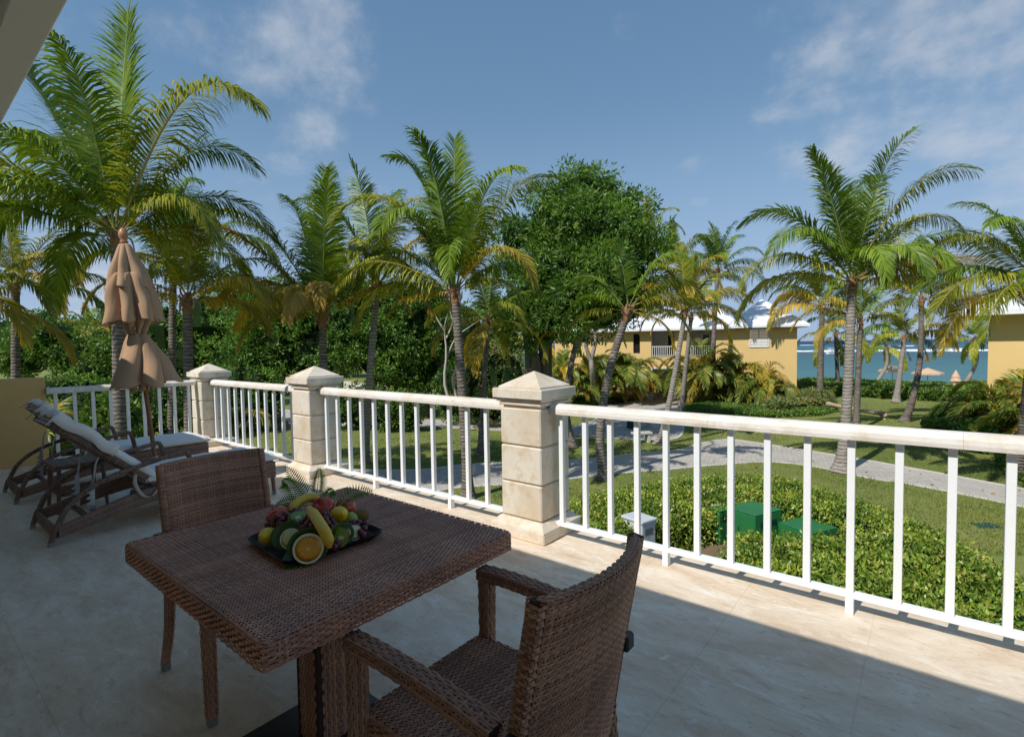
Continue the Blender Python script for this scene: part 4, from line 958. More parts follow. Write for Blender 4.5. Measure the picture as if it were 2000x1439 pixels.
def clump_crown(name, blobs, twigs, per, leaf, aspect, mat, parent, seed, spread=1.6, shell=.55, droop=.25, noise=.18):
    g = np.random.default_rng(seed); C, D = crown_points(blobs, twigs, g, shell, noise)
    Cn = np.repeat(C, per, 0); d = np.repeat(D, per, 0)*.9+g.normal(size=(twigs*per, 3))*.85; d[:, 2] -= droop
    d /= np.linalg.norm(d, axis=1, keepdims=True); Cn = Cn+d*leaf*(.15+spread*.5*g.random((len(Cn), 1)))
    V, F = leaves_at(Cn, d, leaf, aspect, g); o = mesh(name, V, F, mat, parent); o['kind'] = 'stuff'; return o
def core_blobs(blobs, k, parent, seed=0, name='crown_shade_core', mat='foliage_shade'):  # solid dark lumps added inside the leaves, painted as inner shade
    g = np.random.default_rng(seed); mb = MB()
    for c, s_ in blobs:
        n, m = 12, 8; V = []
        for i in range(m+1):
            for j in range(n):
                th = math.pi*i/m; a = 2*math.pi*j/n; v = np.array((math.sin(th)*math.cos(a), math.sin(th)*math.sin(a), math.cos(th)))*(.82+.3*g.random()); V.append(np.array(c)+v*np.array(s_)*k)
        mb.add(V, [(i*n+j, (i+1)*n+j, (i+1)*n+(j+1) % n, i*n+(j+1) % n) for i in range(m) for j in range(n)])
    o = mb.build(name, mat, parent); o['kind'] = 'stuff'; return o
def pxblobs(D, lst, depth=1.):
    """blobs from (px, py, half width px, half height px[, depth offset m]) at distance D"""
    k = D/F_PX; out = []
    for b in lst: out.append((atd(b[0], b[1], D+(b[4] if len(b) > 4 else 0)), (b[2]*k, b[2]*k*depth, b[3]*k)))
    return out
def frond(name, base, d0, L, droop, parent, mat, g, nl=44, lw=.036, llen=.26, twist=0., hang=.45, rach='rachis_green', curl=1.5, start=.12, rr=.018, seg=15):
    """pinnate leaf: curved rachis with two rows of bent leaflets"""
    d = np.array(d0, float); d /= np.linalg.norm(d); P = [np.array(base, float)]; st = L/seg
    for i in range(seg):
        k = (i+.5)/seg; dd = d+np.array((0, 0, -1.))*droop*1.75*k**2.3; dd /= np.linalg.norm(dd); P.append(P[-1]+dd*st); d = d*.90+dd*.10 if False else d
        d = (d*.72+dd*.28); d /= np.linalg.norm(d)
    P = np.array(P); T = np.gradient(P, axis=0); T /= np.linalg.norm(T, axis=1)[:, None]
    up = np.array((0, 0, 1.)); side = np.cross(T, up); bad = np.linalg.norm(side, axis=1) < .25
    if bad.any():
        alt = np.cross(T, np.array((FH[0], FH[1], .1))); side = np.where(bad[:, None], alt*np.sign((alt*side).sum(1, keepdims=True)+1e-6), side)
    side /= np.linalg.norm(side, axis=1)[:, None]+1e-9
    nrm = np.cross(side, T)
    if twist: side, nrm = side*math.cos(twist)+nrm*math.sin(twist), nrm*math.cos(twist)-side*math.sin(twist)
    k = np.linspace(start, 1, nl); fi = k*seg; j = np.minimum(fi.astype(int), seg-1); fr = (fi-j)[:, None]
    ip = lambda A: A[j]*(1-fr)+A[j+1]*fr
    p, t_, s_, n_ = ip(P), ip(T), ip(side), ip(nrm)
    prof = np.clip(np.sin(np.pi*(.10+.80*k))**.55, .15, 1)*(1-.32*k); V = []; F = []; cnt = 0
    for sg in (-1, 1):
        ln = (L*llen*prof*(.9+.22*g.random(nl)))[:, None]; f_ = (.58+.55*k**1.5)[:, None]
        dr = s_*sg*np.cos(f_)+t_*np.sin(f_)+n_*(.26+.10*g.normal(size=(nl, 1))); dr += g.normal(size=(nl, 3))*.06; dr /= np.linalg.norm(dr, axis=1, keepdims=True)
        h_ = hang*(.22+1.15*np.sqrt(np.clip(1-t_[:, 2:3]**2, 0, 1)))*(.6+.7*g.random((nl, 1)))
        m1 = p+dr*ln*.42+np.array((0, 0, -1.))*ln*h_*.10; d2 = dr+np.array((0, 0, -1.))*h_*.75; d2 /= np.linalg.norm(d2, axis=1, keepdims=True)
        m2 = m1+d2*ln*.33; d3 = d2+np.array((0, 0, -1.))*h_*.8; d3 /= np.linalg.norm(d3, axis=1, keepdims=True); tip = m2+d3*ln*.25
        w_ = (t_*.9+n_*sg*.25); w_ = w_-dr*(w_*dr).sum(1, keepdims=True); w_ /= np.linalg.norm(w_, axis=1, keepdims=True); w_ *= lw/2*(.6+.4*prof)[:, None]
        V.append(np.stack([p+w_*.5, p-w_*.5, m1-w_, m1+w_, m2-w_*.8, m2+w_*.8, tip-w_*.06, tip+w_*.06], 1).reshape(-1, 3))
        b = np.arange(nl)[:, None]*8+cnt; q_ = np.concatenate([b+np.array([[0, 1, 2, 3]]), b+np.array([[3, 2, 4, 5]]), b+np.array([[5, 4, 6, 7]])]); F.append(q_); cnt += nl*8
    V = np.concatenate(V); F = np.concatenate(F); nleaf = len(F)
    a = np.linspace(0, 2*math.pi, 5, endpoint=False); rad = np.linspace(rr, rr*.16, seg+1); ring = (P[:, None]+rad[:, None, None]*(np.cos(a)[None, :, None]*side[:, None]+np.sin(a)[None, :, None]*nrm[:, None])).reshape(-1, 3)
    i5 = np.arange(seg)[:, None]*5; jj = np.arange(5)[None]; jn = (jj+1) % 5
    RF = np.stack([i5+jj, i5+jn, i5+5+jn, i5+5+jj], -1).reshape(-1, 4)+len(V)
    mi = np.concatenate([np.zeros(nleaf, int), np.ones(len(RF), int)])
    return mesh(name, np.concatenate([V, ring]), np.concatenate([F, RF]), [mat, rach], parent, smooth=False, mi=mi)
def trunk_mesh(P, r0, r1, parent, mat='trunk', n=10, flare=1.7, name='trunk', seed=0, rings=.10):
    """ringed palm trunk along the path P"""
    g = np.random.default_rng(seed); L = np.linalg.norm(np.diff(P, axis=0), axis=1).sum(); m = max(12, int(L/rings)); Q = smooth_path(P, m*2); k = np.linspace(0, 1, m*2)
    rad = (r0+(r1-r0)*k**.7)*(1+(flare-1)*np.exp(-k*L/.35)); rad = rad*(1+np.where(np.arange(m*2) % 2 == 0, .045, -.03)*(.6+.8*g.random(m*2)))
    return MB().tube(Q, rad, n, ref=(FH[0], FH[1], 0)).build(name, mat, parent, True)
def screen_dir(phi, tilt):
    """direction phi degrees round from screen right, tilted towards (+) or away from (-) the terrace"""
    p, t_ = R_(phi), R_(tilt); return (RH*math.cos(p)+np.array((0, 0, 1.))*math.sin(p))*math.cos(t_)-FH*math.sin(t_)
def palm(label, base, crown, r0=.16, r1=.11, fronds=None, nf=15, L=4.4, seed=1, tone='green', bend=(0, 0), trunkmat='trunk', nl=44, lw=.04, group='coconut palms in the resort garden', husk=True, flare=1.7, mids=None, name='coconut_palm', llen=.25, lo=-28):
    base = np.array(base, float); crown = np.array(crown, float); g = np.random.default_rng(seed)
    o = empty(name, base, 0, label, 'palm tree', group); c = crown-base
    pts = [np.zeros(3)]+([np.array(m)-base for m in mids] if mids else [c*.5+RH*bend[0]+FH*bend[1]])+[c]
    trunk_mesh(pts, r0, r1, o, trunkmat, flare=flare, seed=seed)
    d = c-pts[-2]; d /= np.linalg.norm(d)
    q_ = np.array([c+d*r1*x for x in (-2.6, -1.8, -1.0, -.4, .3, 1.0, 1.8, 2.6)]); MB().tube(q_, r1*np.array([1.0, 1.16, 1.02, 1.26, 1.06, 1.2, .85, .3])*(.93+.14*g.random(8)), 9).build('crown_base', 'palm_fibre', o, False)
    for i in range(9):                            # cut leaf bases
        an = i*2.4; dv = RH*math.cos(an)+FH*math.sin(an); z_ = -1.6+.42*i; b_ = c+d*r1*z_+dv*r1*.8
        MB().tube(np.array([b_, b_+dv*r1*.7+d*r1*.9, b_+dv*r1*.95+d*r1*(1.8+.8*g.random())]), [r1*.36, r1*.27, r1*.16], 5, squash=.5).build('leaf_base', 'palm_fibre' if i % 3 else 'dry_husk', o, False)
    tones = {'green': ['palm_green', 'palm_green', 'palm_olive'], 'olive': ['palm_green', 'palm_olive', 'palm_olive', 'palm_yellow'], 'yellow': ['palm_olive', 'palm_olive', 'palm_yellow', 'palm_yellow']}[tone]
    if fronds is None:
        fronds = []; a0 = g.random()*360
        for i in range(nf):
            k = i/(nf-1); el = 84-(84-lo)*k**.85+g.normal()*5; az = a0+i*137.5+g.normal()*10
            ca = math.cos(R_(el)); dvec = RH*math.cos(R_(az))*ca+FH*math.sin(R_(az))*ca+np.array((0, 0, math.sin(R_(el))))
            ton = tones[min(len(tones)-1, int(k*len(tones)+g.random()*.8-.4) if k > .05 else 0)] if True else tones[0]
            fronds.append((dvec, L*(.72+.3*math.sin(math.pi*(.2+.6*k)))*(.92+.16*g.random()), .35+.75*k+.2*g.random(), ton))
    else:
        fronds = [(screen_dir(f[0], f[1]), f[2], f[3], {'g': 'palm_green', 'o': 'palm_olive', 'y': 'palm_yellow', 'r': 'palm_orange'}[f[4] if len(f) > 4 else 'g']) for f in fronds]
    for i, (dv, ln, dr, ton) in enumerate(fronds):
        rc = 'rachis_yellow' if ton in ('palm_yellow', 'palm_orange', 'palm_olive') else 'rachis_green'
        frond('frond', c+d*r1*(1.6 if i < 4 else .6)+np.array(dv)*r1*.5, dv, ln, dr, o, ton, g, nl=int(nl*2.2), lw=lw*1.15*(ln/4.4)**.5, llen=llen, hang=.75+.55*g.random(), rach=rc, twist=g.normal()*.25, rr=.028*(ln/4.4))
    if husk:
        for i in range(3):
            an = g.random()*6.28; dv = RH*math.cos(an)+FH*math.sin(an); q_ = smooth_path([c+dv*r1, c+dv*r1*2.4+np.array((0, 0, .05)), c+dv*r1*3.2-np.array((0, 0, .28+.2*g.random()))], 8)
            MB().tube(q_, np.array([.02, .035, .05, .055, .05, .04, .025, .008]), 6, squash=.35).build('dry_husk', 'dry_husk', o, True)
    return o
def pbase(px, py): return atz(px, py, G)
def under(px, py, D):                             # ground point below / at distance D for a trunk seen at px
    p = atd(px, py, D); return np.array((p[0], p[1], G))

# ------------------------------------------------------------------ coconut palms
# fronds: (angle round from screen right, tilt to the terrace, length m, droop, tone)
palm('tall coconut palm rising behind the closed parasol', under(236, 1000, 13), atd(228, 468, 13), .17, .125, [
    (91, -8, 5.9, .12, 'g'), (112, 5, 6.3, .28, 'g'), (126, -18, 6.0, .4, 'g'), (139, 18, 5.4, .85, 'o'), (150, -8, 5.0, .9, 'g'), (159, 12, 5.0, .75, 'g'),
    (100, 38, 4.4, .9, 'g'), (84, 20, 4.6, .4, 'g'), (60, 8, 6.0, .6, 'o'), (70, -22, 5.0, .55, 'g'), (48, -30, 4.6, .8, 'g'), (36, 10, 3.6, 1.0, 'o'), (170, -25, 4.0, 1.0, 'g'), (128, 40, 4.0, 1.1, 'g'), (22, -35, 3.6, 1.0, 'o'), (105, -40, 4.6, .5, 'g')], nl=62, lw=.042, seed=3, llen=.255)
palm('coconut palm at the left edge above the yellow parapet', under(28, 900, 17), atd(30, 560, 17), .15, .11, [
    (35, 15, 3.6, .9, 'y'), (12, 25, 3.3, .9, 'y'), (60, -10, 3.6, .5, 'o'), (85, 10, 3.6, .3, 'o'), (110, -15, 3.6, .5, 'g'), (140, 10, 3.6, .9, 'o'), (165, 20, 3.4, 1.0, 'y'), (28, -30, 3.5, .9, 'g'), (5, -10, 3.4, .9, 'g'), (75, 35, 3.2, .8, 'o'), (190, 0, 2.6, 1.1, 'y')], nl=46, seed=5)
palm('second coconut palm at the far left, half cut by the frame', under(-60, 900, 14), atd(-70, 610, 14), .15, .11, [
    (30, 10, 3.4, .8, 'o'), (14, 20, 3.2, .9, 'y'), (50, -15, 3.3, .6, 'o'), (80, 5, 3.3, .4, 'o'), (0, -20, 3.0, 1.0, 'y')], nl=46, seed=6)
palm('short coconut palm with yellowish fronds right of the parasol', under(372, 1000, 15), atd(366, 592, 15), .15, .12, [
    (90, -15, 3.0, .3, 'o'), (110, 15, 3.0, .5, 'o'), (70, 20, 3.0, .5, 'o'), (128, -10, 3.0, .7, 'y'), (48, -15, 3.2, .6, 'o'), (30, 10, 3.1, .8, 'y'), (18, 5, 3.2, .55, 'y'), (148, 15, 3.0, .9, 'y'), (162, -10, 2.9, .8, 'y'), (80, 40, 2.6, .9, 'o'), (100, -40, 3.0, .5, 'g'), (8, -20, 2.6, .9, 'y')], nl=44, seed=7)
palm('coconut palm with a slim trunk just behind the short yellowish palm', under(336, 1000, 18), atd(338, 540, 18), .14, .11, [
    (38, 0, 4.2, .7, 'g'), (24, 15, 4.0, .9, 'g'), (55, -15, 4.0, .6, 'g'), (75, 10, 3.8, .5, 'g'), (95, -10, 3.8, .4, 'g'), (120, 0, 3.8, .8, 'g'), (145, 10, 3.6, 1.0, 'o'), (10, -15, 3.8, .9, 'o'), (165, -15, 3.4, 1.0, 'o')], nl=46, seed=8)
palm('coconut palm with an orange drooping frond above the middle pillar', under(636, 1000, 17), atd(630, 622, 17), .155, .125, [
    (90, -8, 4.9, .12, 'g'), (80, 18, 4.6, .3, 'g'), (104, -10, 4.6, .3, 'g'), (118, 5, 4.6, .35, 'o'), (128, 10, 4.6, .25, 'r'), (140, 15, 3.6, .7, 'y'), (155, -10, 3.6, .7, 'y'), (66, -12, 4.4, .4, 'g'), (52, 10, 4.0, .6, 'o'), (88, 62, 3.3, .75, 'r'), (110, 50, 3.0, .9, 'y'), (40, -15, 3.4, .8, 'y'), (70, 45, 3.0, .9, 'r'), (168, 20, 3.0, .9, 'y'), (95, -35, 4.2, .4, 'g')], nl=54, lw=.044, seed=9)
palm('coconut palm with a pale ringed trunk between the middle and near pillars', pbase(713, 905), atd(737, 560, 19), .15, .115, [
    (98, 0, 4.4, .25, 'g'), (84, -15, 4.2, .3, 'g'), (112, 15, 4.2, .5, 'g'), (70, 10, 4.2, .6, 'o'), (56, -10, 4.2, .75, 'y'), (128, -15, 3.8, .7, 'o'), (38, 20, 3.8, .9, 'o'), (20, 0, 3.2, 1.0, 'y'), (148, 10, 3.2, 1.0, 'y'), (92, 40, 3.4, .9, 'o'), (5, 10, 2.6, 1.1, 'r'), (75, 50, 3.0, 1., 'o')], nl=48, seed=10, mids=[atd(722, 740, 18.6)], trunkmat='pale_trunk')
palm('tall coconut palm left of the round leafy tree', pbase(915, 972), atd(889, 576, 16), .165, .13, [
    (90, -10, 4.9, .08, 'g'), (97, 10, 4.6, .35, 'g'), (104, -5, 5.0, .4, 'g'), (118, 8, 5.0, .75, 'o'), (108, 28, 4.4, .8, 'g'), (134, -15, 4.4, .8, 'g'), (64, -5, 5.0, .35, 'o'), (72, 18, 4.6, .45, 'g'), (80, -28, 4.6, .3, 'g'), (50, 20, 3.6, 1.1, 'y'), (150, 12, 4.0, .6, 'o'), (42, -20, 3.6, .9, 'g'), (163, -5, 3.8, .9, 'o'), (86, 48, 3.6, .95, 'g'), (178, 15, 2.2, .5, 'y'), (25, 0, 2.6, 1.1, 'o')], nl=56, lw=.042, seed=11, mids=[atd(905, 800, 16)])
palm('young coconut palm just right of the tall one, beside the leafy tree', under(936, 840, 22), atd(953, 628, 22), .12, .095, nf=11, L=3.2, seed=12, tone='olive')
palm('dark leaning coconut palm in front of the yellow villa\'s left end', pbase(1118, 874), atd(1127, 662, 24), .16, .12, [
    (100, 0, 2.8, .5, 'o'), (70, 10, 2.8, .6, 'o'), (45, -5, 2.8, .8, 'y'), (25, 10, 2.6, 1., 'o'), (130, 0, 2.6, .8, 'o'), (155, 15, 2.4, 1., 'y'), (85, -20, 2.8, .4, 'g')], nl=36, seed=13, mids=[atd(1106, 800, 24), atd(1110, 740, 24)], husk=True)
palm('thick dark coconut palm leaning right across the villa', pbase(1180, 937), atd(1224, 612, 18.4), .165, .13, [
    (95, -10, 3.0, .5, 'g'), (65, 10, 3.2, .7, 'g'), (40, 0, 3.2, .8, 'o'), (22, 12, 3.2, 1., 'o'), (8, -5, 3.0, 1.0, 'o'), (125, -15, 3.0, .7, 'g'), (150, 10, 2.8, 1.0, 'g'), (170, 0, 2.8, 1.1, 'o'), (-10, 10, 2.2, 1.1, 'y'), (190, -10, 2.4, 1.1, 'g')], nl=44, seed=14, mids=[atd(1172, 850, 18.2), atd(1188, 735, 18.3)])
palm('coconut palm with a curved base leaning over the driveway island', pbase(1288, 867), atd(1338, 612, 24), .17, .11, [
    (92, -5, 3.0, .25, 'o'), (75, 12, 3.0, .45, 'y'), (112, 8, 3.0, .5, 'o'), (132, -5, 3.0, .6, 'y'), (58, -10, 3.2, .5, 'o'), (150, 12, 2.8, .8, 'y'), (38, 12, 3.2, .6, 'y'), (168, 0, 2.6, 1.0, 'y'), (20, -5, 3.0, .8, 'o'), (-5, 12, 2.6, 1.0, 'y'), (100, 38, 2.6, .9, 'y'), (70, 40, 2.6, .9, 'o')], nl=42, lw=.05, seed=15, mids=[atd(1300, 820, 24), atd(1318, 730, 24)], trunkmat='pale_trunk', flare=1.9)
palm('straighter coconut palm beside the leaning one before the villa door', pbase(1331, 797), atd(1350, 620, 36), .19, .13, [
    (88, 0, 4.0, .3, 'o'), (65, 10, 4.2, .5, 'o'), (115, -10, 4.2, .5, 'o'), (42, 0, 4.4, .7, 'o'), (22, 10, 4.2, .9, 'y'), (140, 10, 3.8, .8, 'y'), (5, -5, 3.6, 1.0, 'y'), (165, 0, 3.4, 1.0, 'y'), (100, 35, 3.6, .9, 'o')], nl=40, lw=.06, seed=16, trunkmat='pale_trunk')
palm('tall dark coconut palm growing up through the villa roof line', pbase(1402, 785), atd(1402, 530, 40), .22, .15, [
    (95, -5, 3.6, .3, 'g'), (80, 12, 3.6, .3, 'g'), (112, 8, 3.6, .5, 'g'), (65, -8, 3.8, .4, 'g'), (130, -10, 3.6, .6, 'g'), (48, 12, 3.8, .6, 'g'), (28, 0, 3.8, .7, 'g'), (150, 12, 3.4, .9, 'o'), (8, 5, 4.4, .9, 'o'), (172, -5, 3.2, 1.0, 'o'), (-15, 0, 3.0, 1.1, 'o'), (100, 45, 3.2, .9, 'g')], nl=40, lw=.06, seed=17, mids=[atd(1393, 720, 40), atd(1396, 620, 40)])
palm('large coconut palm on the lawn right of the villa, before the sea', pbase(1642, 921), atd(1664, 556, 18.6), .19, .14, [
    (95, -8, 4.97, .35, 'g'), (86, 15, 4.97, .35, 'g'), (75, -12, 5.20, .4, 'g'), (66, 10, 5.20, .45, 'o'), (108, 6, 4.86, .2, 'g'), (120, -10, 4.97, .55, 'g'), (133, 15, 4.75, .7, 'g'), (50, -5, 5.42, .55, 'o'), (40, 18, 4.97, .6, 'g'), (150, 5, 4.86, .75, 'o'), (165, -10, 4.52, .8, 'o'), (30, -12, 5.42, .7, 'o'), (22, 20, 5.42, .75, 'y'), (85, 55, 3.84, .9, 'g'), (110, 50, 3.62, 1.0, 'g'), (60, 45, 3.84, 1.0, 'g'), (10, 5, 4.52, 1.1, 'o')], nl=58, lw=.04, seed=18, mids=[atd(1652, 820, 18.6), atd(1659, 690, 18.6)], trunkmat='pale_trunk', flare=2.0)
palm('coconut palm standing close behind the large lawn palm', pbase(1672, 842), atd(1680, 632, 27), .16, .12, [
    (120, 0, 3.6, .5, 'g'), (140, 10, 3.8, .7, 'y'), (155, -5, 3.8, .7, 'y'), (60, 0, 3.6, .6, 'g'), (40, 10, 3.6, .8, 'o'), (20, -5, 3.4, 1., 'o'), (95, 10, 3.4, .5, 'g'), (170, 10, 3.2, 1., 'y')], nl=40, lw=.05, seed=19)
palm('curved coconut palm on the lawn, leaning towards the sea', pbase(1767, 823), atd(1800, 588, 29.5), .21, .12, [
    (90, 0, 3.4, .4, 'g'), (115, 10, 3.6, .6, 'g'), (140, -5, 3.6, .8, 'y'), (155, 10, 4.6, .8, 'y'), (60, -5, 3.6, .5, 'g'), (40, 10, 3.8, .7, 'o'), (20, 0, 4.2, .7, 'y'), (8, 12, 4.4, .8, 'y'), (75, 40, 3.0, .9, 'g'), (170, -5, 3.2, 1.0, 'o'), (-8, 0, 3.0, 1.1, 'o')], nl=42, lw=.05, seed=20, mids=[atd(1782, 780, 29.5), atd(1797, 700, 29.5)])
palm('coconut palm with a forked base beside the seaside hedge corner', pbase(1601, 784), atd(1606, 600, 40), .25, .17, [
    (95, 0, 4.0, .4, 'g'), (120, 10, 4.4, .6, 'o'), (140, -5, 4.6, .7, 'o'), (155, 8, 5.0, .75, 'y'), (168, 0, 5.0, .95, 'y'), (65, 0, 4.0, .5, 'g'), (40, 8, 4.0, .8, 'o'), (15, 0, 3.6, 1.0, 'o'), (80, 35, 3.6, .9, 'o')], nl=40, lw=.07, seed=21)
palm('thin distant coconut palm left of the boat', pbase(1637, 764), atd(1632, 655, 48), .2, .14, nf=10, L=4.0, seed=22, tone='green', nl=26, lw=.07, husk=False)
palm('coconut palm with orange husks in the middle of the seaside lawn', pbase(1750, 786), atd(1766, 662, 39), .22, .14, [
    (95, 0, 3.6, .6, 'o'), (120, 5, 3.6, .8, 'o'), (145, -5, 3.8, .9, 'g'), (60, 0, 3.8, .7, 'o'), (35, 8, 4.0, .7, 'y'), (20, 0, 4.6, .8, 'y'), (160, 10, 3.4, 1.0, 'o'), (-20, 10, 2.4, 1.2, 'r'), (5, -10, 3.4, 1.0, 'g')], nl=34, lw=.07, seed=23, trunkmat='pale_trunk')
for i, (b, c, D, lab, sd) in enumerate([((1706, 752), (1731, 678), 58, 'bent distant palm rooted on the beach left of the open parasols', 24), ((1884, 757), (1905, 664), 56, 'bent distant palm on the beach beside the right hand villa', 25)]):
    bb = atd(*b, D); palm(lab, (bb[0], bb[1], float(ground_z(bb))), atd(*c, D), .2, .15, nf=11, L=3.6, seed=sd, tone='green', nl=24, lw=.08, husk=False, trunkmat='pale_trunk', bend=(.7, 0), flare=1.2)
palm('coconut palm cut by the right edge, in front of the far right villa', under(1990, 900, 17), atd(2030, 560, 15), .16, .13, [
    (145, 5, 3.6, .35, 'o'), (160, -10, 3.8, .7, 'g'), (172, 8, 4.0, .6, 'o'), (128, 15, 3.4, .5, 'g'), (110, -10, 3.4, .4, 'g'), (178, 25, 3.6, .8, 'o'), (90, 10, 3.2, .3, 'g'), (60, 0, 3.2, .5, 'g'), (185, 0, 3.6, .9, 'y'), (150, 40, 3.0, .9, 'g'), (30, 0, 3, .9, 'g')], nl=50, seed=26)
palm('palm top showing above the crown of the round leafy tree', under(1275, 700, 60), atd(1272, 470, 60), .3, .2, [(95, 0, 4.8, .4, 'y'), (70, 10, 4.8, .6, 'o'), (115, 0, 4.8, .6, 'o'), (45, 0, 4.8, .9, 'o')], nl=34, lw=.08, seed=27)
palm('palm with long side fronds between the leafy tree and the villa roof', under(1310, 700, 60), atd(1312, 535, 60), .3, .2, [(90, 0, 5.6, .4, 'o'), (60, 5, 7, .6, 'o'), (35, 0, 7.5, .7, 'o'), (115, 5, 5.6, .6, 'o'), (140, 0, 5.6, .8, 'g'), (15, 5, 6.6, .9, 'y')], nl=38, lw=.09, seed=28)
for i, (px, py, D, lab) in enumerate([(172, 640, 70, 'small distant palm on the left tree line, nearest the parapet'), (205, 640, 74, 'small distant palm on the left tree line, next to the parasol'), (1010, 660, 60, 'distant palm seen through the trunks under the leafy tree'), (1065, 668, 58, 'distant yellowish palm left of the villa, by the water')]):
    palm(lab, under(px, 690, D), atd(px, py, D), .2, .15, nf=12, L=3.8, seed=40+i, tone='olive' if i != 3 else 'yellow', nl=22, lw=.1, husk=False)
# slim forked tree stems before the villa
o = empty('forked_palm', pbase(1161, 789), 0, 'slim pale palm with a forked trunk before the villa', 'palm tree'); b0 = pbase(1161, 789)
trunk_mesh([np.zeros(3), atd(1157, 730, 38.5)-b0, atd(1154, 700, 38.5)-b0], .22, .17, o, 'pale_trunk', seed=1)
for k, (x, y, D) in enumerate(((1147, 640, 38.3), (1162, 640, 38.8))):
    c = atd(x, y, D)-b0; trunk_mesh([atd(1154, 704, 38.5)-b0, (atd(1154, 704, 38.5)-b0+c)/2+RH*(-.25 if k == 0 else .15), c], .16, .13, o, 'pale_trunk', flare=1., seed=2+k, name='stem'); g = np.random.default_rng(50+k)
    for a in (100, 60, 130, 30, 160, 80): frond('frond', c, screen_dir(a, g.normal()*15), 2.6, .8, o, 'palm_olive', g, nl=28, lw=.07)

# ------------------------------------------------------------------ leafy trees
def clumpify(blobs, n, r0, r1, seed, flat=.7):
    g = np.random.default_rng(seed+500); C, D_ = crown_points(blobs, n, g, .55, .12); r = r0+(r1-r0)*g.random(n)
    return [(c, (x, x, x*flat)) for c, x in zip(C, r)]
def stem_tree(label, base, D, trunks, blobs, twigs, per, leaf, aspect, mat, seed, cat='tree', core=.62, name='leafy_tree', droop=.25, group='broadleaf trees in the garden', barkmat='bark', shell=.55, noise=.2, clumps=None):
    base = np.array(base, float); o = empty(name, base, 0, label, cat, group); bl = [(np.array(c)-base, s_) for c, s_ in blobs]
    for P, r0, r1 in trunks: MB().tube(smooth_path([np.array(p)-base for p in P], 14), np.linspace(r0, r1, 14)*np.where(np.arange(14) == 0, 1.25, 1), 9).build('trunk', barkmat, o, True)
    if clumps: bl2 = clumpify(bl, *clumps, seed)
    clump_crown('crown', bl2 if clumps else bl, twigs, per, leaf, aspect, mat, o, seed, shell=shell, droop=droop, noise=noise)
    if clumps:                                    # limbs reaching into the clumps
        top_ = np.array(trunks[0][0][-1])-base; g = np.random.default_rng(seed)
        for k in g.choice(len(bl2), min(16, len(bl2)), replace=False):
            e = bl2[k][0]; MB().tube(smooth_path([top_-np.array((0, 0, .4)), (top_+e)/2+g.normal(size=3)*.25, e], 8), np.linspace(.09, .02, 8), 5).build('limb', barkmat, o, True)
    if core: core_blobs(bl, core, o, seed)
    return o
D = 26; b = under(1042, 800, D)
stem_tree('big round leafy tree standing behind the nearest pillar', b, D, [([b, atd(1036, 700, D), atd(1030, 655, D), atd(1020, 600, D)], .33, .2), ([b+RH*.5, atd(1062, 690, D), atd(1060, 640, D), atd(1070, 560, D)], .3, .16), ([b+RH*.2, atd(1048, 720, D-.4), atd(1046, 660, D-.4), atd(1100, 520, D)], .26, .16), ([b+RH*.9, atd(1072, 700, D+.5), atd(1085, 650, D+.5), atd(1180, 540, D)], .2, .12)],
          pxblobs(D, [(1128, 372, 52, 44), (1080, 395, 44, 40, -.6), (1180, 372, 46, 40, .4), (1225, 408, 44, 42, -.4), (1110, 440, 66, 52, -1.2), (1180, 450, 70, 56, -1.4), (1255, 462, 44, 46), (1045, 462, 52, 46, .5), (1010, 520, 40, 40, .6), (1080, 525, 62, 50, -1.6), (1150, 535, 66, 52, -2.2), (1225, 530, 60, 54, -1.2), (1020, 590, 58, 44, -1.6), (1092, 605, 66, 46, -2.4), (1165, 612, 58, 44, -2.), (1228, 592, 50, 46, -.8), (985, 630, 32, 34, -1.2), (1000, 470, 30, 34), (1268, 500, 22, 30), (1060, 650, 40, 26, -1.6), (1140, 480, 110, 110, 1.6)], .95), 8200, 8, .25, .28, 'tree_leaf', 71, core=.62, noise=.3, shell=.35, clumps=(230, .55, 1.1))
D = 33; spec = [('dense green tree on the left of the hedge of trees, beside the yellowish palm', [(520, 625, 52, 66), (495, 690, 55, 75), (565, 590, 52, 56), (545, 680, 62, 80), (505, 600, 34, 36)], 'tree_leaf'),
    ('dense dark tree behind the middle pillar\'s palm', [(640, 600, 62, 62), (620, 690, 72, 80), (690, 640, 58, 90), (600, 585, 42, 44), (665, 565, 36, 34)], 'dark_leaf'),
    ('dense tree behind the pale ringed palm trunk', [(760, 600, 56, 58), (745, 690, 70, 90), (805, 640, 52, 80), (730, 575, 38, 36), (790, 570, 34, 30)], 'dark_leaf'),
    ('bushy tree left of the bleached bare tree', [(838, 620, 46, 60), (820, 710, 52, 65), (790, 720, 60, 65), (862, 660, 34, 44), (850, 580, 30, 32)], 'tree_leaf')]
for i, (lab, bl, mt) in enumerate(spec):
    cx = np.mean([q_[0] for q_ in bl]); b = under(cx, 800, D+i*.7)
    stem_tree(lab, b, D, [([b, atd(cx, 760, D+i*.7), atd(cx-8, 700, D+i*.7)], .28, .16), ([b+RH*.6, atd(cx+22, 760, D+i*.7), atd(cx+30, 690, D+i*.7)], .22, .12)], pxblobs(D+i*.7, bl, .9), 2700, 9, .215, .42, mt, 80+i, core=.66, noise=.3, shell=.35, clumps=(110, .5, .95))
D = 50
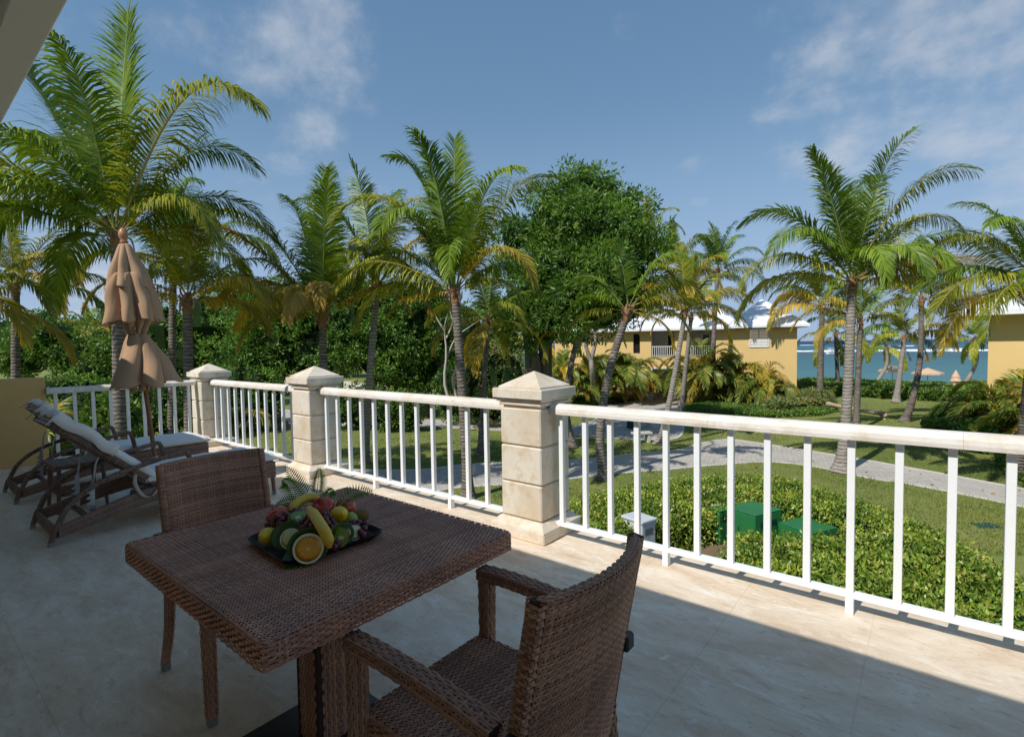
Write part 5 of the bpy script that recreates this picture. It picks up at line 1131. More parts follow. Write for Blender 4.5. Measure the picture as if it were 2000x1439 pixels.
for i, (lab, bl, mt) in enumerate([('far dark tree with a rounded top left of the hedge of trees', [(462, 590, 46, 58), (440, 650, 52, 60), (480, 660, 40, 60)], 'dark_leaf'), ('far green tree on the left tree line behind the parapet palm', [(110, 665, 62, 42), (60, 690, 60, 50), (150, 690, 55, 45)], 'tree_leaf'), ('far green tree on the left tree line behind the parasol', [(205, 680, 50, 42), (260, 670, 55, 60), (180, 710, 60, 40)], 'shrub_leaf'), ('far dark tree behind the short yellowish palm', [(330, 660, 60, 75), (400, 640, 58, 80), (370, 700, 70, 60)], 'dark_leaf'), ('far bushy tree seen between the tall palm and the leafy tree', [(900, 650, 70, 60), (960, 690, 62, 50), (860, 690, 60, 60)], 'shrub_leaf')]):
    cx = np.mean([q_[0] for q_ in bl]); b = under(cx, 770, D-8*(i in (3,))); Dd = D-8*(i in (3,))
    stem_tree(lab, b, Dd, [([b, atd(cx, 740, Dd), atd(cx, 690, Dd)], .3, .16)], pxblobs(Dd, bl, .9), 1500, 8, .31, .42, mt, 90+i, core=.74, shell=.35, clumps=(70, .7, 1.3))
# glossy sea grape shrubs below the leafy tree
for i, (px, py, D, w_, h_, lab, mt) in enumerate([(960, 722, 30, 62, 50, 'sea grape shrub with round leaves between the palm and the near pillar', 'grape_leaf'), (905, 735, 31, 50, 42, 'sea grape shrub behind the tall palm\'s trunk', 'shrub_leaf'), (700, 775, 30, 60, 28, 'low shrub at the foot of the hedge of trees', 'shrub_leaf'), (775, 785, 29, 45, 26, 'low leafy shrub below the dense tree', 'shrub_leaf'), (220, 800, 17, 52, 34, 'bright leafy shrub seen through the far railing', 'shrub_leaf'), (130, 770, 25, 90, 45, 'shrub behind the far railing beside the parapet', 'dark_leaf'), (330, 770, 27, 90, 40, 'shrub behind the parasol\'s skirt', 'dark_leaf'), (470, 745, 30, 70, 40, 'dark shrub behind the corner pillar', 'dark_leaf')]):
    c = atd(px, py, D); k = D/F_PX; b = np.array((c[0], c[1], G)); hz = max(h_*k, (c[2]+h_*k-G)/2); o = empty('leafy_shrub', b, 0, lab, 'shrub', 'shrubs in the garden')
    bl = [(np.array((0, 0, hz))+RH*dx*w_*k, (w_*k*.62, w_*k*.6, hz*(.95-.12*abs(dx)))) for dx in (-.5, 0, .5)]
    clump_crown('crown', bl, 520, 8, .17, .75 if mt == 'grape_leaf' else .5, mt, o, 110+i, shell=.7); core_blobs(bl, .8, o, i)
# bleached bare tree
b = under(878, 790, 28); o = empty('bare_tree', b, 0, 'bleached leafless tree with pale branches behind the tall palm', 'tree')
for k, pts in enumerate([[(880, 790), (868, 745), (872, 690), (868, 640), (875, 612)], [(872, 700), (890, 660), (915, 640), (938, 625)], [(868, 645), (855, 625), (848, 608)], [(895, 790), (885, 740), (905, 690), (925, 650)], [(872, 660), (884, 630), (878, 605)], [(905, 690), (930, 685), (955, 655), (968, 640)]]):
    P = smooth_path([atd(x, y, 28+.15*k)-b for x, y in pts], 10); MB().tube(P, np.linspace(.10 if k in (0, 3) else .06, .018, 10), 6).build('branch', 'bleached_wood', o, True)

# ------------------------------------------------------------------ areca palm clumps
def areca(label, px, py, D, n, L, seed, h=0., mat='areca_leaf', spread=1., nl=26):
    n = int(n*1.3); L *= .95; h *= .95; nl = int(nl*1.5)
    b = under(px, py, D); g = np.random.default_rng(seed); o = empty('areca_palm', b, 0, label, 'palm shrub', 'areca palm clumps')
    for i in range(n):
        a = g.random()*6.28; k = g.random()**.7; el = R_(86-52*k*spread); q_ = (RH*math.cos(a)+FH*math.sin(a)); dv = q_*math.cos(el)+np.array((0, 0, math.sin(el)))
        z0 = h*g.random()*1.1; bs = q_*.35*k+np.array((0, 0, z0)); m_ = mat if g.random() > .22 else ('palm_yellow' if g.random() > .35 else 'palm_orange')
        frond('frond', bs, dv, L*(.75+.45*g.random()), .55+.8*k+.3*g.random(), o, m_, g, nl=nl, lw=.05*L/2.4, llen=.28, start=.28, rach='rachis_yellow', hang=.5, rr=.02, seg=10)
    for i in range(5):
        a = g.random()*6.28; q_ = RH*math.cos(a)+FH*math.sin(a); MB().tube([q_*.2, q_*.4+np.array((0, 0, .6+h*.6)), q_*.6+np.array((0, 0, 1.2+h))], [.04, .035, .03], 6).build('cane', 'rachis_yellow', o)
areca('areca clump at the villa\'s left end, behind the dark leaning palm', 1100, 800, 41, 34, 4.2, 1, 1.8)
areca('areca clump between the forked palm and the thick leaning trunk', 1160, 800, 41, 30, 4.0, 2, 1.5)
areca('tall areca clump left of the villa door', 1222, 780, 42, 34, 4.2, 3, 2.0)
areca('areca clump right of the villa door, behind the twin palms', 1368, 780, 40, 34, 4.0, 4, 1.9)
areca('areca clump under the villa\'s second opening', 1425, 780, 40, 28, 3.8, 5, 1.6)
areca('wide areca clump with orange fronds under the shuttered window', 1490, 785, 38.5, 36, 3.4, 6, 1.2)
areca('areca clump with orange fronds before the far right villa', 1975, 870, 23, 44, 3.3, 7, 1.3, nl=32)
areca('areca clump at the far right edge', 2060, 870, 20, 28, 3.0, 8, 1.2)
areca('areca clump behind the yellow parapet wall', 70, 850, 17, 26, 3.4, 9, 1.0, nl=36)
areca('areca clump between the parapet and the closed parasol', 150, 860, 19, 24, 3.2, 10, .8, nl=36)
areca('low areca clump by the far railing', 100, 870, 14, 16, 2.2, 11, .2, nl=34)
areca('dark areca clump behind the corner pillar', 465, 800, 30, 22, 3.0, 12, .4)

# ------------------------------------------------------------------ villas
def local_frame(P0, P1):
    d = (P1-P0)[:2]; L = float(np.linalg.norm(d)); return L, math.atan2(d[1], d[0])
# main villa: facade from its left end to its right corner, local x along the facade, local -y to the viewer
VA = atd(1085, 780, 47.5); VB = atd(1556, 770, 40.5); VA[2] = VB[2] = G; VL, VR = local_frame(VA, VB)
villa = empty('yellow_villa', (VA[0], VA[1], G), VR, 'two storey yellow villa with white roofs behind the palms', 'house', 'yellow seaside villas')
inv = Matrix.Rotation(-VR, 3, 'Z')
def vx(px):                                        # facade coordinate seen at pixel column px
    d = ray(px, 700); n = np.array((-math.sin(VR), math.cos(VR))); t_ = ((VA[:2]-CP[:2])@n)/(d[:2]@n); p = CP[:2]+d[:2]*t_; return float((p-VA[:2])@np.array((math.cos(VR), math.sin(VR))))
def vz(px, py, dy=0.):
    d = ray(px, py); n = np.array((-math.sin(VR), math.cos(VR))); t_ = ((VA[:2]-CP[:2])@n+dy)/(d[:2]@n); return float(CP[2]+d[2]*t_)-G
EZ = vz(1320, 645); F2 = vz(1295, 697)             # eave and upper floor heights
holes = [(vx(1272), vx(1318), F2, EZ-.05), (vx(1343), vx(1391), F2, EZ-.05), (vx(1272), vx(1320), vz(1290, 771), vz(1290, 718)), (vx(1237), vx(1250), vz(1240, 690), vz(1240, 652)), (vx(1465), vx(1500), vz(1480, 676), vz(1480, 642)), (vx(1418), vx(1440), .05, vz(1430, 722))]
xs = sorted({0., VL}|{h for H in holes for h in H[:2]}); zs = sorted({0., EZ}|{h for H in holes for h in H[2:]})
mb = MB(); WT = .28
for i in range(len(xs)-1):
    run = None
    for j in range(len(zs)-1):
        cx, cz = (xs[i]+xs[i+1])/2, (zs[j]+zs[j+1])/2
        if not any(h[0] < cx < h[1] and h[2] < cz < h[3] for h in holes): mb.box(xs[i], xs[i+1], 0, WT, zs[j], zs[j+1])
mb.build('front_wall', 'house_yellow', villa)
VD = 9.5
MB().box(VL-.28, VL, WT+.001, VD, 0, EZ).box(0, .28, WT+.001, VD, 0, EZ).box(.281, VL-.281, VD-.28, VD, 0, EZ).build('side_walls', 'house_yellow', villa)
MB().box(.285, VL-.285, WT+.002, VD-.285, F2-.28, F2-.02).build('upper_floor', 'interior_white', villa)
def loggia(h, name):
    x0, x1, z0, z1 = h; o = MB().box(x0-.02, x1+.02, WT+2.4, WT+2.5, z0, z1+.1).box(x0-.1, x0-.02, WT+.003, WT+2.4, z0, z1).box(x1+.02, x1+.1, WT+.003, WT+2.4, z0, z1).box(x0-.1, x1+.1, WT+.003, WT+2.4, z1+.02, z1+.06).build(name, 'interior_white', villa); return o
for h in holes[:2]:
    loggia(h, 'loggia'); x0, x1, z0, z1 = h
    w_ = MB().box(x0+(x1-x0)*.55, x0+(x1-x0)*.95, WT+2.33, WT+2.38, z0, z0+2.0).build('loggia_door', 'house_white', villa)
    MB().box(x0+(x1-x0)*.62, x0+(x1-x0)*.88, WT+2.30, WT+2.325, z0+.2, z0+1.85).build('pane', 'dark_glass', w_)
    r = MB().box(x0+.01, x1-.01, .08, .14, z0+.86, z0+.92).box(x0+.01, x1-.01, .09, .13, z0+.08, z0+.12).build('loggia_rail', 'house_white', villa)
    n = int((x1-x0)/.17)
    for k in range(n): MB().box(-.022, .022, -.02, .02, .121, .859).build('baluster', 'house_white', r, loc=(x0+(k+.5)*(x1-x0)/n, .11, z0))
loggia(holes[2], 'entrance_recess'); x0, x1, z0, z1 = holes[2]
MB().box(x0+.02, x0+.85, WT+.6, WT+.66, z0, z1-.05).build('pale_door', 'house_white', villa); MB().box(x0+1.15, x1-.02, WT+2.2, WT+2.3, z0, z1-.15).build('dark_door', 'dark_wood', villa)
MB().box(x0+.0, x0+.10, -.03, .05, z0, z1).box(x0+.10, x1-.1, -.03, .05, z1-.1, z1).box(x1-.10, x1, -.03, .05, z0, z1).build('door_surround', 'house_white', villa)
MB().box(x0-.3, x1+.3, -1.1, WT, 0.005, z0*.5).box(x0-.2, x1+.2, -.6, WT+2.2, z0*.5, z0).build('entrance_step', 'terracotta_step', villa)
x0, x1, z0, z1 = holes[3]; MB().box(x0, x1, .18, .22, z0, z1).build('window_pane', 'dark_glass', villa)
x0, x1, z0, z1 = holes[4]; sh = MB().box(x0-.08, x0, -.06, .1, z0-.08, z1).box(x1, x1+.08, -.06, .1, z0-.08, z1).box(x0, x1, -.06, .1, z0-.10, z0).box((x0+x1)/2-.05, (x0+x1)/2+.05, -.04, .1, z0, z1).build('shutter_frame', 'house_white', villa)
for k in range(12):
    for a, b in ((x0+.02, (x0+x1)/2-.055), ((x0+x1)/2+.055, x1-.02)):
        zz = z0+(k+.5)*(z1-z0)/12; V = [(a, .0, zz+.05), (b, .0, zz+.05), (b, -.05, zz-.045), (a, -.05, zz-.045), (a, .015, zz+.05), (b, .015, zz+.05), (b, -.035, zz-.045), (a, -.035, zz-.045)]
        mesh('louvre', V, [(3, 2, 1, 0), (4, 5, 6, 7), (0, 1, 5, 4), (2, 3, 7, 6), (1, 2, 6, 5), (0, 4, 7, 3)], 'house_white', sh)
x0, x1, z0, z1 = holes[5]; MB().box(x0, x1, .12, .17, z0, z1).build('garden_door', 'house_white', villa)
def hip(name, x0, x1, y0, y1, z0, h, ridge, parent, ov=.75, mat='roof_white', steps=5):
    """stepped white hip roof"""
    x0 -= ov; x1 += ov; y0 -= ov; y1 += ov; mb = MB(); mb.box(x0, x1, y0, y1, z0-.02, z0+.17)
    rx0, rx1 = ((x0+x1)/2-ridge/2, (x0+x1)/2+ridge/2); ym = (y0+y1)/2
    for k in range(steps):
        def ring(t_, z): return [(x0+(rx0-x0)*t_, y0+(ym-y0)*t_, z), (x1+(rx1-x1)*t_, y0+(ym-y0)*t_, z), (x1+(rx1-x1)*t_, y1+(ym-y1)*t_, z), (x0+(rx0-x0)*t_, y1+(ym-y1)*t_, z)]
        a, b = k/steps, (k+1)/steps*.998; za, zb = z0+.17+h*a+(.035 if k else .001), z0+.17+h*b
        mb.add(ring(a, za-.03)+ring(a+.001, za)+ring(b, zb), [(0, 1, 5, 4), (1, 2, 6, 5), (2, 3, 7, 6), (3, 0, 4, 7), (4, 5, 9, 8), (5, 6, 10, 9), (6, 7, 11, 10), (7, 4, 8, 11), (8, 9, 10, 11)])
    return mb.build(name, mat, parent)
hip('roof', 0, vx(1415), 0, VD, EZ, 2.1, vx(1415)*.35, villa)
hip('tower_roof', vx(1418)+.75, VL, -.05, 7.5, EZ+.06, 2.35, .02, villa)
hip('rear_roof', vx(1360), vx(1440), 5.5, 12, EZ+.35, 2.3, .02, villa, ov=.4)
# second villa at the right edge
WA = atd(1931, 640, 25.0); WA[2] = G; WR = math.atan2(ray(1931, 640)[1], ray(1931, 640)[0])-math.pi/2-.06
villa2 = empty('yellow_villa', (WA[0], WA[1], G), WR, 'yellow villa corner with a white eave at the right edge', 'house', 'yellow seaside villas')
MB().box(0, 8, 0, .3, 0, EZ+.05).box(0, .3, .301, 8, 0, EZ+.05).box(7.7, 8, .301, 8, 0, EZ+.05).box(.301, 7.699, 7.7, 8, 0, EZ+.05).build('wall', 'house_yellow', villa2)
hip('roof', 0, 8, 0, 8, EZ+.05, 2.2, .02, villa2, ov=1.15)
MB().box(-1.16, 9.16, -1.16, 9.16, EZ+.0, EZ+.028).build('soffit', 'house_white', villa2)

# ------------------------------------------------------------------ clipped hedges and ground cover
PLANTED = []
def inside(poly, P):
    x, y = P[:, 0], P[:, 1]; r = np.zeros(len(P), bool); n = len(poly)
    for i in range(n):
        (x0, y0), (x1, y1) = poly[i], poly[(i+1) % n]
        c = ((y0 > y) != (y1 > y)) & (x < (x1-x0)*(y-y0)/(y1-y0+1e-12)+x0); r ^= c
    return r
def edge_dist(poly, P):
    d = np.full(len(P), 1e9); n = len(poly)
    for i in range(n):
        a, b = np.array(poly[i]), np.array(poly[(i+1) % n]); ab = b-a; t_ = np.clip(((P-a)@ab)/(ab@ab+1e-12), 0, 1); d = np.minimum(d, np.linalg.norm(P-a-t_[:, None]*ab, axis=1))
    return d
def hedge(name, label, outer, hole, h, dens, leaf, aspect, mat, seed, cat='hedge', rough=.07, cell=.22, sides=1., core='foliage_shade', group=None, gz=None):
    g = np.random.default_rng(seed); O = [np.array(p) for p in outer]; H = [np.array(p) for p in hole] if hole else None; gz = G if gz is None else gz
    A = np.array(O); lo, hi = A.min(0), A.max(0); n = int((hi-lo).prod()*dens); P = lo+(hi-lo)*g.random((n, 2))
    m = inside(O, P)
    if H: m &= ~inside(H, P)
    P = P[m]; e = edge_dist(O, P)
    if H: e = np.minimum(e, edge_dist(H, P))
    und = .5*np.sin(P[:, 0]*2.1+1)*np.sin(P[:, 1]*1.7)+.5*np.sin(P[:, 0]*5.3)*np.sin(P[:, 1]*4.7+2)
    top = h*(1-.30*np.exp(-(e/.16)**2))+rough*und
    z = gz+top-np.abs(g.normal(size=len(P)))*.06; nrm = np.tile([0, 0, 1.], (len(P), 1))
    C = np.c_[P, z]
    for poly, sg in ((O, 1), (H, -1)) if H else ((O, 1),):        # leafy flanks
        for i in range(len(poly)):
            a, b = np.array(poly[i]), np.array(poly[(i+1) % len(poly)]); L_ = np.linalg.norm(b-a); k = int(L_*h*dens*sides); t_ = g.random((k, 1)); zz = g.random(k)
            q_ = a+(b-a)*t_; nn = np.array((b[1]-a[1], -(b[0]-a[0])))/(L_+1e-9); 
            C = np.concatenate([C, np.c_[q_+nn*g.normal(size=(k, 1))*.06, gz+zz*h*.95]]); nrm = np.concatenate([nrm, np.tile([nn[0]*sg*.8, nn[1]*sg*.8, .5], (k, 1))])
    d = nrm*.75+g.normal(size=C.shape)*.75; V, F = leaves_at(C, d, leaf, aspect, g, fold=.12)
    PLANTED.append(O); c = np.array([*A.mean(0), gz]); o = empty(name, c, 0, label, cat, group); f = mesh('foliage', V-c, F, mat, o); f['kind'] = 'stuff'
    gx, gy = np.meshgrid(np.arange(lo[0], hi[0], cell), np.arange(lo[1], hi[1], cell)); Q = np.c_[gx.ravel()+cell/2, gy.ravel()+cell/2]; m = inside(O, Q)&(edge_dist(O, Q) > cell*.75)
    if H: m &= (~inside(H, Q))&(edge_dist(H, Q) > cell*.75)
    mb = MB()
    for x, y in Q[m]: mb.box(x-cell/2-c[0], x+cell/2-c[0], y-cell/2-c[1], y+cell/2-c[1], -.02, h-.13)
    if mb.n: k_ = mb.build('hedge_shade_core', core, o); k_['kind'] = 'stuff'  # dark columns added inside the hedge, its inner shade as colour
    return o
HZ = G+.9
def hp(pts, z=HZ): return [atz(x, y, z)[:2] for x, y in pts]
hedge('clipped_hedge', 'large clipped yellow green hedge below the right hand railing', hp([(1085, 1000), (1120, 968), (1200, 950), (1330, 928), (1420, 921), (1520, 928), (1620, 953), (1720, 985), (1820, 1022), (1920, 1072), (2000, 1125), (2060, 1230), (2060, 1400), (1900, 1400), (1500, 1260), (1300, 1180), (1180, 1120), (1100, 1060)]),
      hp([(1190, 1082), (1200, 1036), (1300, 1008), (1390, 990), (1460, 976), (1530, 985), (1640, 1010), (1680, 1026), (1650, 1036), (1560, 1037), (1455, 1032), (1425, 1055), (1400, 1092), (1340, 1098), (1290, 1100), (1230, 1092)]), .9, 760, .085, .46, 'hedge_leaf', 1, rough=.09)
V = [(*p, G+.006) for p in hp([(1190, 1080), (1215, 1040), (1300, 1012), (1390, 990), (1460, 976), (1530, 985), (1640, 1010), (1720, 1040), (1650, 1070), (1560, 1080), (1440, 1090), (1400, 1120), (1330, 1120), (1280, 1100)])]
struct(mesh('bare_soil', V, [tuple(range(len(V)))[::-1]], 'soil'))
hedge('ground_cover', 'low ground cover in front of the villa', hp([(1345, 803), (1480, 808), (1600, 803), (1632, 795), (1630, 780), (1560, 776), (1480, 774), (1400, 776), (1340, 782)], G+.3), None, .32, 260, .14, .5, 'shrub_leaf', 2, 'ground cover', .05)
hedge('ground_cover', 'low ground cover left of the villa entrance', hp([(1080, 792), (1180, 784), (1262, 774), (1262, 766), (1180, 768), (1080, 774)], G+.25), None, .28, 260, .14, .5, 'shrub_leaf', 3, 'ground cover', .05)
hedge('seaside_hedge', 'low hedge along the seaward edge of the lawn', hp([(1560, 762), (1640, 757), (1750, 763), (1850, 767), (1862, 762), (1852, 750), (1750, 747), (1650, 742), (1560, 741)], G+.7), None, .8, 130, .22, .55, 'shrub_leaf', 4, rough=.12, cell=.4)
hedge('corner_hedge', 'leafy hedge at the villa\'s right corner', hp([(1500, 790), (1560, 786), (1622, 781), (1622, 762), (1560, 756), (1500, 770)], G+.7), None, .8, 170, .2, .6, 'grape_leaf', 5, rough=.12, cell=.3)
hedge('sea_grape_shrub', 'broad leaved sea grape bush in front of the right hand villa', hp([(1810, 832), (1860, 836), (1935, 845), (1960, 825), (1900, 806), (1850, 803), (1825, 812)], G+.9), None, 1.05, 170, .22, .75, 'shrub_leaf', 6, 'shrub', .16, .3)
hedge('border_shrub', 'low border shrub at the right edge behind the handrail', hp([(1950, 890), (2060, 960), (2120, 930), (2050, 870), (1980, 858)], G+.4), None, .5, 260, .14, .5, 'shrub_leaf', 7, 'shrub', .08)
hedge('rounded_hedge', 'rounded dark hedge mound on the beach edge', hp([(1868, 762), (1900, 767), (1960, 768), (1975, 760), (1950, 752), (1900, 750), (1872, 755)], G+.7), None, .9, 130, .2, .5, 'dark_leaf', 8, rough=.05, cell=.35)

# ------------------------------------------------------------------ utility boxes in the hedge
def cabinet(name, label, x, y, sx, sy, h, rz, mat, lid=.03, ov=.03):
    o = empty(name, (x, y, G), R_(rz), label, 'utility box', 'utility boxes behind the hedge')
    b_ = MB().box(-sx/2, sx/2, -sy/2, sy/2, 0, h-lid-.012, .01).build('body', mat, o); MB().box(-sx/2-ov, sx/2+ov, -sy/2-ov, sy/2+ov, h-lid, h, .012).build('lid', mat, o)
    MB().box(-sx/2+.02, sx/2-.02, -sy/2+.02, sy/2-.02, h-lid-.02, h-lid+.005).build('gasket', 'black_plastic', o)
    for sg in (-1, 1):                            # hinged doors with a handle and vent slots
        d_ = MB().box(-sx/2+.03 if sg < 0 else .008, -.008 if sg < 0 else sx/2-.03, -sy/2-.006, -sy/2-.0005, .06, h-lid-.05, .002).build('door', mat, b_)
    MB().box(-.05, -.03, -sy/2-.02, -sy/2-.006, h*.5, h*.5+.12, .003).build('handle', 'black_plastic', b_)
    for k in range(4): MB().box(sx/2+.0005, sx/2+.006, -sy*.3, sy*.3, h*.68+k*.035, h*.68+k*.035+.014).build('vent_slot', 'black_plastic', b_)
    return o
cabinet('electrical_cabinet', 'pale grey electrical cabinet in the gap of the hedge', -4.83, 10.25, .55, .42, 1.0, -16, 'box_grey', .06)
cabinet('transformer_box', 'largest green transformer box in the middle of the hedge', -3.05, 12.46, .74, .9, .95, -23, 'box_green', .02, .004)
cabinet('transformer_box', 'wide green box half sunk in the hedge, right of the largest one', -2.02, 12.73, .80, .84, .7, -27, 'box_green', .02, .004)
c = cabinet('meter_box', 'small green box with a concrete back, left of the largest one', -3.80, 12.48, .34, .42, .8, -24, 'box_green', .02, .004)
MB().box(-.24, -.175, -.1, .26, 0, .82, .008).build('concrete_back', 'concrete', c)

# ------------------------------------------------------------------ driveway furniture
p = pbase(1236, 836); o = empty('litter_bin', p, 0, 'dark green slatted litter bin beside the driveway', 'litter bin')
MB().lathe([(.30, .03), (.30, .85)], 20).build('liner', 'bin_green', o)
me = None
for k in range(22):
    a = 2*math.pi*k/22; s_ = MB().box(-.012, .012, -.033, .033, .02, .9, .004).build('slat', 'bin_green', o); s_.location = (.315*math.cos(a), .315*math.sin(a), 0); s_.rotation_euler = (0, 0, a)
MB().lathe([(.335, .86), (.34, .90), (.33, .93), (.25, .95)], 24).build('rim', 'bin_green', o)
p = pbase(1272, 834); o = empty('stone_bollard', p, 0, 'pale round stone post beside the litter bin', 'bollard')
MB().lathe([(.30, 0), (.31, .05), (.28, .08), (.27, .55), (.30, .6), (.30, .72), (.26, .78), (.06, .80)], 20).build('post', 'concrete', o, False)
p = pbase(1262, 864); o = empty('stone_bench', p, YAW+.2, 'small pale stone bench by the leaning palm\'s foot', 'bench')
MB().box(-.7, .25, -.2, .2, .42, .52, .012).build('seat', 'concrete', o); MB().box(.02, .16, -.16, .16, 0, .418, .01).build('leg', 'concrete', o); MB().box(-.6, -.46, -.16, .16, 0, .418, .01).build('leg', 'concrete', o)
a, b = pbase(1616, 802), pbase(1728, 820); c = (a+b)/2; o = empty('log_bench', c, 0, 'long bare log resting on short supports on the lawn', 'log')
P = smooth_path([a-c+np.array((0, 0, .48)), (a-c)*.35+np.array((0, 0, .40)), (b-c)*.4+np.array((0, 0, .36)), b-c+np.array((0, 0, .36))], 20); MB().tube(P, np.r_[.17, .15, np.linspace(.13, .12, 15), .13, .17, .16], 10).build('trunk_log', 'log_wood', o, True)
for q_ in ((a-c)*.9, (b-c)*.92): MB().tube([q_+np.array((0, 0, .3)), q_+RH*.1], [.1, .12], 8).build('support', 'log_wood', o, True)
for i, (px, py, lab) in enumerate(((1450, 843, 'green drain cover on the lawn beyond the driveway'), (1925, 1026, 'green drain cover on the lawn right of the hedge'), (1495, 806, 'green drain cover before the villa\'s ground cover'))):
    p = pbase(px, py); o = empty('drain_cover', p, YAW, lab, 'drain cover', 'green drain covers'); MB().box(-.27, .27, -.19, .19, -.02, .02, .006).build('cover', 'bin_green', o); MB().box(-.23, .23, -.15, .15, .0202, .025, .002).build('raised_plate', 'bin_green', o)
# potted shrub and vase at the villa door
p = atd(1267, 777, 43.2); o = empty('potted_shrub', (p[0], p[1], G), 0, 'clipped round shrub in a white pot beside the villa door', 'potted plant')
MB().lathe([(.30, 0), (.33, .05), (.45, .72), (.50, .74), (.50, .82), (.42, .83)], 20).build('pot', 'house_white', o, True); clump_crown('crown', [(np.array((0, 0, 1.0)), (.5, .5, .36))], 160, 7, .12, .5, 'dark_leaf', o, 5, shell=.8); core_blobs([(np.array((0, 0, 1.0)), (.5, .5, .36))], .85, o)
mid = np.array((math.cos(VR), math.sin(VR))); nv = np.array((-math.sin(VR), math.cos(VR))); q_ = VA[:2]+mid*(vx(1288))+nv*.9
o = empty('tall_vase', (q_[0], q_[1], G+holes[2][2]), 0, 'tall dark vase with bare twigs in the villa entrance', 'vase'); MB().lathe([(.14, 0), (.2, .1), (.22, .6), (.15, .85), (.18, .95), (.16, .95)], 14).build('vase_body', 'black_metal', o, True)
for k in range(5): MB().tube([(0, 0, .9), (.05*math.cos(k*1.3), .05*math.sin(k*1.3), 1.3), (.16*math.cos(k*1.3), .16*math.sin(k*1.3), 1.75)], .012, 4).build('twig', 'dark_wood', o)

# ------------------------------------------------------------------ beach and sea
def beach_parasol(px, py, D, r, label, closed=False):
    t_ = atd(px, py, D); gz = float(ground_z(t_)); o = empty('beach_parasol', (t_[0], t_[1], gz), 0, label, 'parasol', 'beach parasols'); h = t_[2]-gz
    MB().tube([(0, 0, 0), (0, 0, h)], .04, 8).build('pole', 'teak', o)
    if closed:
        MB().lathe([(.25, h-1.5), (.42, h-1.55), (.2, h-.85), (.5, h-.9), (.22, h-.2), (.4, h-.45), (.03, h+.3)], 14).build('canopy', 'thatch', o)
    else:
        n = 8; V = [(0, 0, h+.05)]+[(r*math.cos(k*math.pi/4), r*math.sin(k*math.pi/4), h-.55) for k in range(n)]+[(r*math.cos(k*math.pi/4), r*math.sin(k*math.pi/4), h-.72) for k in range(n)]
        mesh('canopy', V, [(0, 1+k, 1+(k+1) % n) for k in range(n)]+[(1+k, 9+k, 9+(k+1) % n, 1+(k+1) % n) for k in range(n)], 'thatch', o)
        for k in range(n): a = k*math.pi/4; MB().tube([(0, 0, h-.1), (r*.97*math.cos(a), r*.97*math.sin(a), h-.6)], .02, 4).build('rib', 'teak', o)
beach_parasol(1743, 714, 62, 1.5, 'open tan beach parasol on the left, behind the seaside hedge'); beach_parasol(1812, 719, 60, 1.55, 'open tan beach parasol on the right, behind the curved palm'); beach_parasol(1867, 728, 56, .5, 'closed tan beach parasol near the white sand patch', True)
for i, (px, py, D, lab) in enumerate(((1724, 749, 58, 'brown beach lounger left of the open parasols'), (1802, 752, 57, 'brown beach lounger under the right open parasol'), (1828, 754, 56, 'brown beach lounger left of the closed parasol'), (1845, 754, 55, 'brown beach lounger beside the closed parasol'), (1857, 763, 50, 'brown beach lounger before the rounded hedge'))):
    p = atd(px, py, D); gz = p[2]-.55; o = empty('beach_lounger', (p[0], p[1], gz), YAW+.3, lab, 'sun lounger', 'loungers on the beach')
    MB().box(-.35, .35, -.2, 1.2, .28, .36).build('bed', 'teak_pale', o); V = [(-.35, -.2, .36), (.35, -.2, .36), (.35, -.62, .98), (-.35, -.62, .98), (-.35, -.26, .36), (.35, -.26, .36), (.35, -.68, .98), (-.35, -.68, .98)]
    mesh('backrest', V, [(3, 2, 1, 0), (4, 5, 6, 7), (0, 1, 5, 4), (2, 3, 7, 6), (1, 2, 6, 5), (0, 4, 7, 3)], 'teak_pale', o)
    for x in (-.32, .28):
        for y in (-.15, 1.1): MB().box(x, x+.05, y, y+.05, -.3, .279).build('leg', 'teak_pale', o)
p = atd(1625, 678, 250); o = empty('motor_boat', (p[0], p[1], SEA), YAW+.2, 'small white motor boat with red sides offshore', 'boat')
k = 1.15; V = [(-2.2, -.8, .15), (2., -.8, .2), (2.6, 0, .3), (2., .8, .2), (-2.2, .8, .15), (-2.3, -1., .95), (2.2, -1., 1.1), (3.4, 0, 1.3), (2.2, 1., 1.1), (-2.3, 1., .95)]
mesh('hull', np.array(V)*k, [(4, 3, 2, 1, 0), (0, 1, 6, 5), (1, 2, 7, 6), (2, 3, 8, 7), (3, 4, 9, 8), (4, 0, 5, 9), (5, 6, 7, 8, 9)], 'boat_white', o); MB().box(-1.2*k, .6*k, -.8*k, .8*k, 1.2*k, 2.5*k, .1).build('cabin', 'boat_white', o); MB().box(-1.5*k, .9*k, -.95*k, .95*k, 2.51*k, 2.7*k).build('canopy', 'boat_white', o); MB().box(.2*k, 2.*k, -1.04*k, -1.02*k, .5*k, .95*k).build('red_panel', 'boat_red', o)
